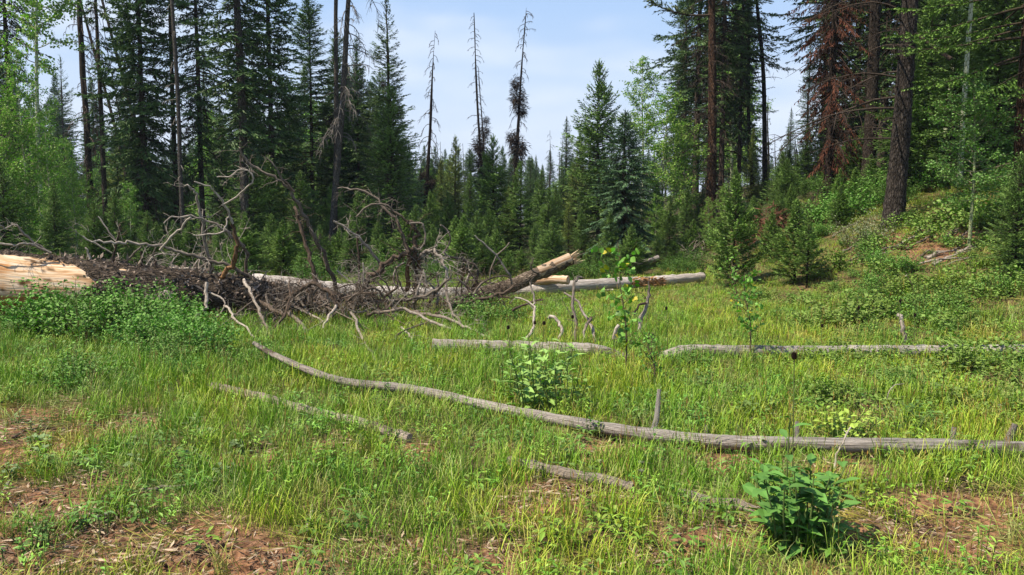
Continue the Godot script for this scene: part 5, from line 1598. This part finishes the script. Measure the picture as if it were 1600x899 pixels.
func flower_head(where: Vector3, stem_h: float, label: String, group: String, kind: String) -> void:
	var o := base("coneflower" if kind == "cone" else "white_flower", label, "flower", group, where)
	var g := MB.new()
	var top := Vector3(rf(-0.03, 0.03), stem_h, rf(-0.03, 0.03))
	g.tube(smooth_path([Vector3(0, -0.02, 0), top * 0.5 + rand_dir() * 0.008, top], 4), taper(9, 0.004, 0.0028), 5, Color(0.12, 0.17, 0.06), Color(0.14, 0.17, 0.07), null, 0.0, false)
	part("stem", g.mesh(M.stick), o)
	var h := MB.new()
	if kind == "cone":
		for k in 60:
			var t := k / 60.0
			var a := k * 2.39996
			var r := 0.013 * sqrt(sin(PI * (0.12 + 0.8 * t)))
			var c := top + Vector3(cos(a) * r, t * 0.038, sin(a) * r)
			h.kite(c - Vector3(0, 0.004, 0), c + Vector3(cos(a) * 0.006, 0.005, sin(a) * 0.006), Vector3(-sin(a), 0, cos(a)) * 0.004, 0.5, Color(0.02, 0.012, 0.01), Color(0.05, 0.025, 0.018))
		h.tube(PackedVector3Array([top, top + Vector3(0, 0.012, 0), top + Vector3(0, 0.026, 0), top + Vector3(0, 0.037, 0)]), PackedFloat32Array([0.009, 0.012, 0.011, 0.005]), 8, Color(0.015, 0.01, 0.008), Color(0.02, 0.012, 0.01))
	else:
		for k in 60:
			var a := rf(0, TAU)
			var r := 0.022 * sqrt(rf(0, 1))
			var c := top + Vector3(cos(a) * r, 0.004 - r * r * 8.0 + rf(-0.003, 0.003), sin(a) * r)
			h.kite(c - Vector3(0.003, 0, 0), c + Vector3(0.004, 0.001, rf(-0.003, 0.003)), Vector3(0, 0.001, 0.0035), 0.5, Color(0.62, 0.6, 0.54), Color(0.68, 0.66, 0.6))
	part("flower_head", h.mesh(M.petal), o)
	if stem_h > 0.15:
		var f := MB.new()
		for k in 7:
			var t := rf(0.1, 0.75)
			var a := rf(0, TAU)
			f.leaf(top * t, Vector3(cos(a), 0.5, sin(a)).normalized(), Vector3.UP, rf(0.03, 0.06), 0.012, 0.2, 0.4, Color(0.11, 0.17, 0.05), Color(0.12, 0.18, 0.05))
		part("leaves", f.mesh(M.herb), o)
	put(o)

func sapling(px: float, py: float, top: float, leaves: int, ls: float, label: String, fork := 0.0, gold := 0.04) -> void:
	var b := on_ground(px, py)
	var tip := at(px - 8.0, top, -b.z)
	var H := tip.y - b.y
	var o := base("aspen_sapling", label, "young tree", "", b)
	var g := MB.new()
	var f := MB.new()
	var rel := tip - b
	var pts := smooth_path([Vector3(0, -0.05, 0), rel * 0.4 + Vector3(0.02, 0, 0.02), rel * 0.75 + Vector3(-0.02, 0, 0), rel], 5)
	g.tube(pts, taper(pts.size(), 0.011, 0.003), 6, Color(0.16, 0.13, 0.08), Color(0.14, 0.14, 0.07), null, 0.0, false)
	part("stem", g.mesh(M.stick), o)
	var w := MB.new()
	for k in 18 + int(fork * 8.0):
		var t := 0.25 + 0.72 * (k + rf(0, 1)) / (18.0 + fork * 8.0)
		var p := rel * t
		var a := k * 2.4 + rf(-0.3, 0.3)
		var dir := Vector3(cos(a), rf(0.3, 0.9), sin(a)).normalized()
		var l := H * rf(0.08, 0.26) * (1.0 + fork)
		w.tube(PackedVector3Array([p, p + dir * l * 0.5, p + (dir + Vector3.UP * 0.3).normalized() * l]), PackedFloat32Array([0.004, 0.003, 0.002]), 4, Color(0.13, 0.1, 0.06), Color(0.13, 0.12, 0.06), null, 0.0, false)
		for m in maxi(3, leaves / 20):
			var q := p + dir * l * rf(0.2, 1.05) + rand_dir() * 0.035
			var ld := (rand_dir() + Vector3.DOWN * 0.5).normalized()
			var c := shade(Color(0.15, 0.3, 0.055), rf(0.6, 1.5))
			if rf(0, 1) < gold: c = Color(0.45, 0.38, 0.03)
			var s := ls * rf(0.7, 1.2)
			f.leaf(q, ld, rand_dir(), s, s * 0.92, 0.12, 0.1, c, c)
	part("twigs", w.mesh(M.stick), o)
	part("leaves", f.mesh(M.leaf), o)
	put(o)

func plants() -> void:
	herb(on_ground(1243, 855), 20, 0.21, 0.4, 0.15, Color(0.085, 0.19, 0.038), "big dark green broad-leaved plant in the right foreground below the slender log", "broadleaf_plant", "", 1.2)
	herb(on_ground(1232, 845), 1, 0.01, 0.66, 0.14, Color(0.085, 0.19, 0.04), "tall leafy stalk rising out of the big dark plant", "broadleaf_plant", "", 1.0)
	herb(on_ground(838, 640), 15, 0.34, 0.55, 0.17, Color(0.2, 0.32, 0.08), "tall pale-leaved plant in the centre, between the two grey logs", "broadleaf_plant", "", 1.0)
	herb(on_ground(878, 645), 10, 0.28, 0.42, 0.12, Color(0.17, 0.27, 0.06), "lower pale-leaved plant right against the tall one in the centre", "broadleaf_plant", "", 1.0)
	herb(on_ground(795, 628), 5, 0.16, 0.4, 0.11, Color(0.13, 0.24, 0.05), "slim plant left of the tall pale-leaved one", "broadleaf_plant", "", 1.0)
	herb(on_ground(1308, 690), 14, 0.24, 0.22, 0.1, Color(0.26, 0.36, 0.06), "yellow-green plant just behind the slender log at right", "broadleaf_plant", "", 1.1)
	herb(on_ground(1430, 668), 10, 0.25, 0.16, 0.09, Color(0.08, 0.15, 0.03), "low dark green plant near the right, between the two logs", "broadleaf_plant", "", 1.1)
	herb(on_ground(1080, 615), 6, 0.2, 0.24, 0.08, Color(0.1, 0.17, 0.04), "low leafy plant right of the tall sapling", "broadleaf_plant", "", 1.0)
	herb(on_ground(60, 860), 8, 0.12, 0.16, 0.045, Color(0.09, 0.17, 0.04), "small-leaved green plant at the lower left corner", "broadleaf_plant", "", 1.2)
	for k in 26:
		var px := rf(980, 1620)
		var py := rf(555, 700)
		herb(on_ground(px, py), 3, 0.1, rf(0.1, 0.24), rf(0.06, 0.1), shade(Color(0.13, 0.2, 0.05), rf(0.8, 1.2)), "small broad-leaved plant among the grass of the right-hand meadow", "meadow_herb", "small herbs in the right meadow")
	for k in 16:
		var px := rf(0, 420)
		var py := rf(650, 760)
		herb(on_ground(px, py), 2, 0.06, rf(0.06, 0.12), rf(0.06, 0.1), shade(Color(0.14, 0.2, 0.08), rf(0.8, 1.2)), "small flat-leaved plant on the bare ground at the left front", "meadow_herb", "small herbs at the left front")
	sapling(978, 590, 392, 180, 0.065, "tall thin aspen sapling with round leaves in mid meadow, crossing the bleached log's end", 0.0, 0.08)
	sapling(1172, 560, 425, 190, 0.046, "branching aspen sapling right of the tall thin one, before the tallest young fir", 0.6, 0.03)
	sapling(1152, 500, 400, 70, 0.045, "small aspen sapling with yellow leaves at the foot of the tallest young fir", 0.3, 0.15)
	sapling(1022, 610, 520, 50, 0.035, "short dark-leaved sapling right of the tall thin one", 0.3, 0.0)
	# dark seed heads, white flowers
	flower_head(on_ground(1237, 800), 0.83, "black-headed tall flower standing over the big dark plant", "", "cone")
	for q in [[838, 575, 507], [846, 590, 508], [893, 575, 498], [797, 590, 515], [1043, 560, 484], [1340, 560, 484], [1402, 540, 473], [1430, 560, 495], [1283, 560, 512]]:
		var b := on_ground(q[0], q[1])
		flower_head(b, at(q[0], q[2], -b.z).y - b.y, "small flower with a black seed head standing in the meadow", "black seed heads in the meadow", "cone")
	for q in [[97, 892], [155, 825], [168, 820], [340, 760], [225, 800], [940, 735], [1000, 740], [1006, 732], [5, 875], [715, 612], [1170, 655], [1212, 655], [30, 585], [1330, 600], [1245, 655], [600, 585], [360, 560], [1410, 625], [1560, 640], [700, 560]]:
		var b := on_ground(q[0], q[1] + 22)
		flower_head(b, rf(0.1, 0.17), "small flat white flower cluster in the grass", "white flowers in the grass", "white")

# ---------------------------------------------------------------- light and the whole
func sky_panorama() -> ImageTexture:
	var w := 1024
	var h := 512
	var im := Image.create(w, h, false, Image.FORMAT_RGBF)
	var cl := FastNoiseLite.new()
	cl.seed = 11
	cl.frequency = 1.0
	cl.fractal_octaves = 5
	var stops := [[-90.0, Color(0.12, 0.13, 0.1)], [-3.0, Color(0.3, 0.31, 0.3)], [0.0, Color(0.66, 0.69, 0.76)], [5.0, Color(0.59, 0.66, 0.77)], [9.0, Color(0.5, 0.61, 0.77)], [14.0, Color(0.4, 0.54, 0.76)], [30.0, Color(0.22, 0.37, 0.68)], [90.0, Color(0.14, 0.28, 0.6)]]
	for j in h:
		var e := 90.0 - 180.0 * (j + 0.5) / h
		var c: Color = stops[-1][1]
		for k in stops.size() - 1:
			if e >= stops[k][0] and e <= stops[k + 1][0]:
				c = stops[k][1].lerp(stops[k + 1][1], (e - stops[k][0]) / (stops[k + 1][0] - stops[k][0]))
		var y := sin(deg_to_rad(e))
		var r := cos(deg_to_rad(e))
		for i in w:
			var cc := c
			if e > 0.0:
				var a := TAU * i / w
				var q := Vector3(r * cos(a), y * 3.4, r * sin(a)) * 1.7
				var n := cl.get_noise_3dv(q) * 0.75 + cl.get_noise_3d(q.x * 3.0 + 5.0, q.y * 6.0, q.z * 3.0) * 0.3
				var f := smoothstep(-0.2, 0.45, n) * smoothstep(0.0, 4.0, e) * 0.9
				cc = c.lerp(Color(0.68, 0.73, 0.82), f)
			im.set_pixel(i, j, Color(cc.r * 0.665, cc.g * 0.695, cc.b * 0.725))
	return ImageTexture.create_from_image(im)

func _ready() -> void:
	rng.seed = 20240707
	lump.seed = 5
	lump.frequency = 0.1
	lump.fractal_octaves = 3
	lump_small.seed = 9
	lump_small.frequency = 6.0
	lump_small.fractal_octaves = 3
	patch.seed = 17
	patch.frequency = 0.1
	patch.fractal_octaves = 3

	var cam := Camera3D.new()
	cam.name = "camera"
	cam.position = Vector3(0, EYE, 0)
	cam.rotation = Vector3(-PITCH, 0, 0)
	cam.fov = rad_to_deg(2.0 * atan(449.5 / F))
	cam.near = 0.1
	cam.far = 1500.0
	cam.current = true
	add_child(cam)

	var env := Environment.new()
	env.background_mode = Environment.BG_SKY
	var sky := Sky.new()
	var sm := PanoramaSkyMaterial.new()
	sm.panorama = sky_panorama()
	sky.sky_material = sm
	env.sky = sky
	env.tonemap_mode = Environment.TONE_MAPPER_LINEAR
	env.tonemap_exposure = 1.8
	env.sdfgi_enabled = true
	env.ssao_enabled = true
	env.ssil_enabled = true
	env.fog_enabled = true
	env.fog_light_color = Color(0.8, 0.86, 0.95)
	env.fog_density = 0.0003
	var we := WorldEnvironment.new()
	we.name = "world"
	we.environment = env
	add_child(we)

	var sun := DirectionalLight3D.new()
	sun.name = "sun"
	sun.light_energy = 1.6
	sun.light_color = Color(1.0, 0.95, 0.87)
	sun.light_angular_distance = 0.5
	sun.shadow_enabled = true
	sun.basis = Basis.looking_at(Vector3(0.48, -0.84, -0.18), Vector3.UP)
	add_child(sun)

	materials()
	ground()
	var t := Time.get_ticks_msec()
	kinds()
	print("kinds ", Time.get_ticks_msec() - t); t = Time.get_ticks_msec()
	forest()
	print("forest ", Time.get_ticks_msec() - t); t = Time.get_ticks_msec()
	log_pile()
	print("logs ", Time.get_ticks_msec() - t); t = Time.get_ticks_msec()
	meadow()
	print("meadow ", Time.get_ticks_msec() - t); t = Time.get_ticks_msec()
	plants()
	print("plants ", Time.get_ticks_msec() - t)
	var total := 0
	for k in K:
		var s := k + ":" as String
		for c in K[k].get_children():
			s += " %s %d" % [c.name, c.mesh.surface_get_array_index_len(0) / 3]
			total += c.mesh.surface_get_array_index_len(0) / 3
		print(s)
		K[k].free()
	print("prototype triangles ", total)
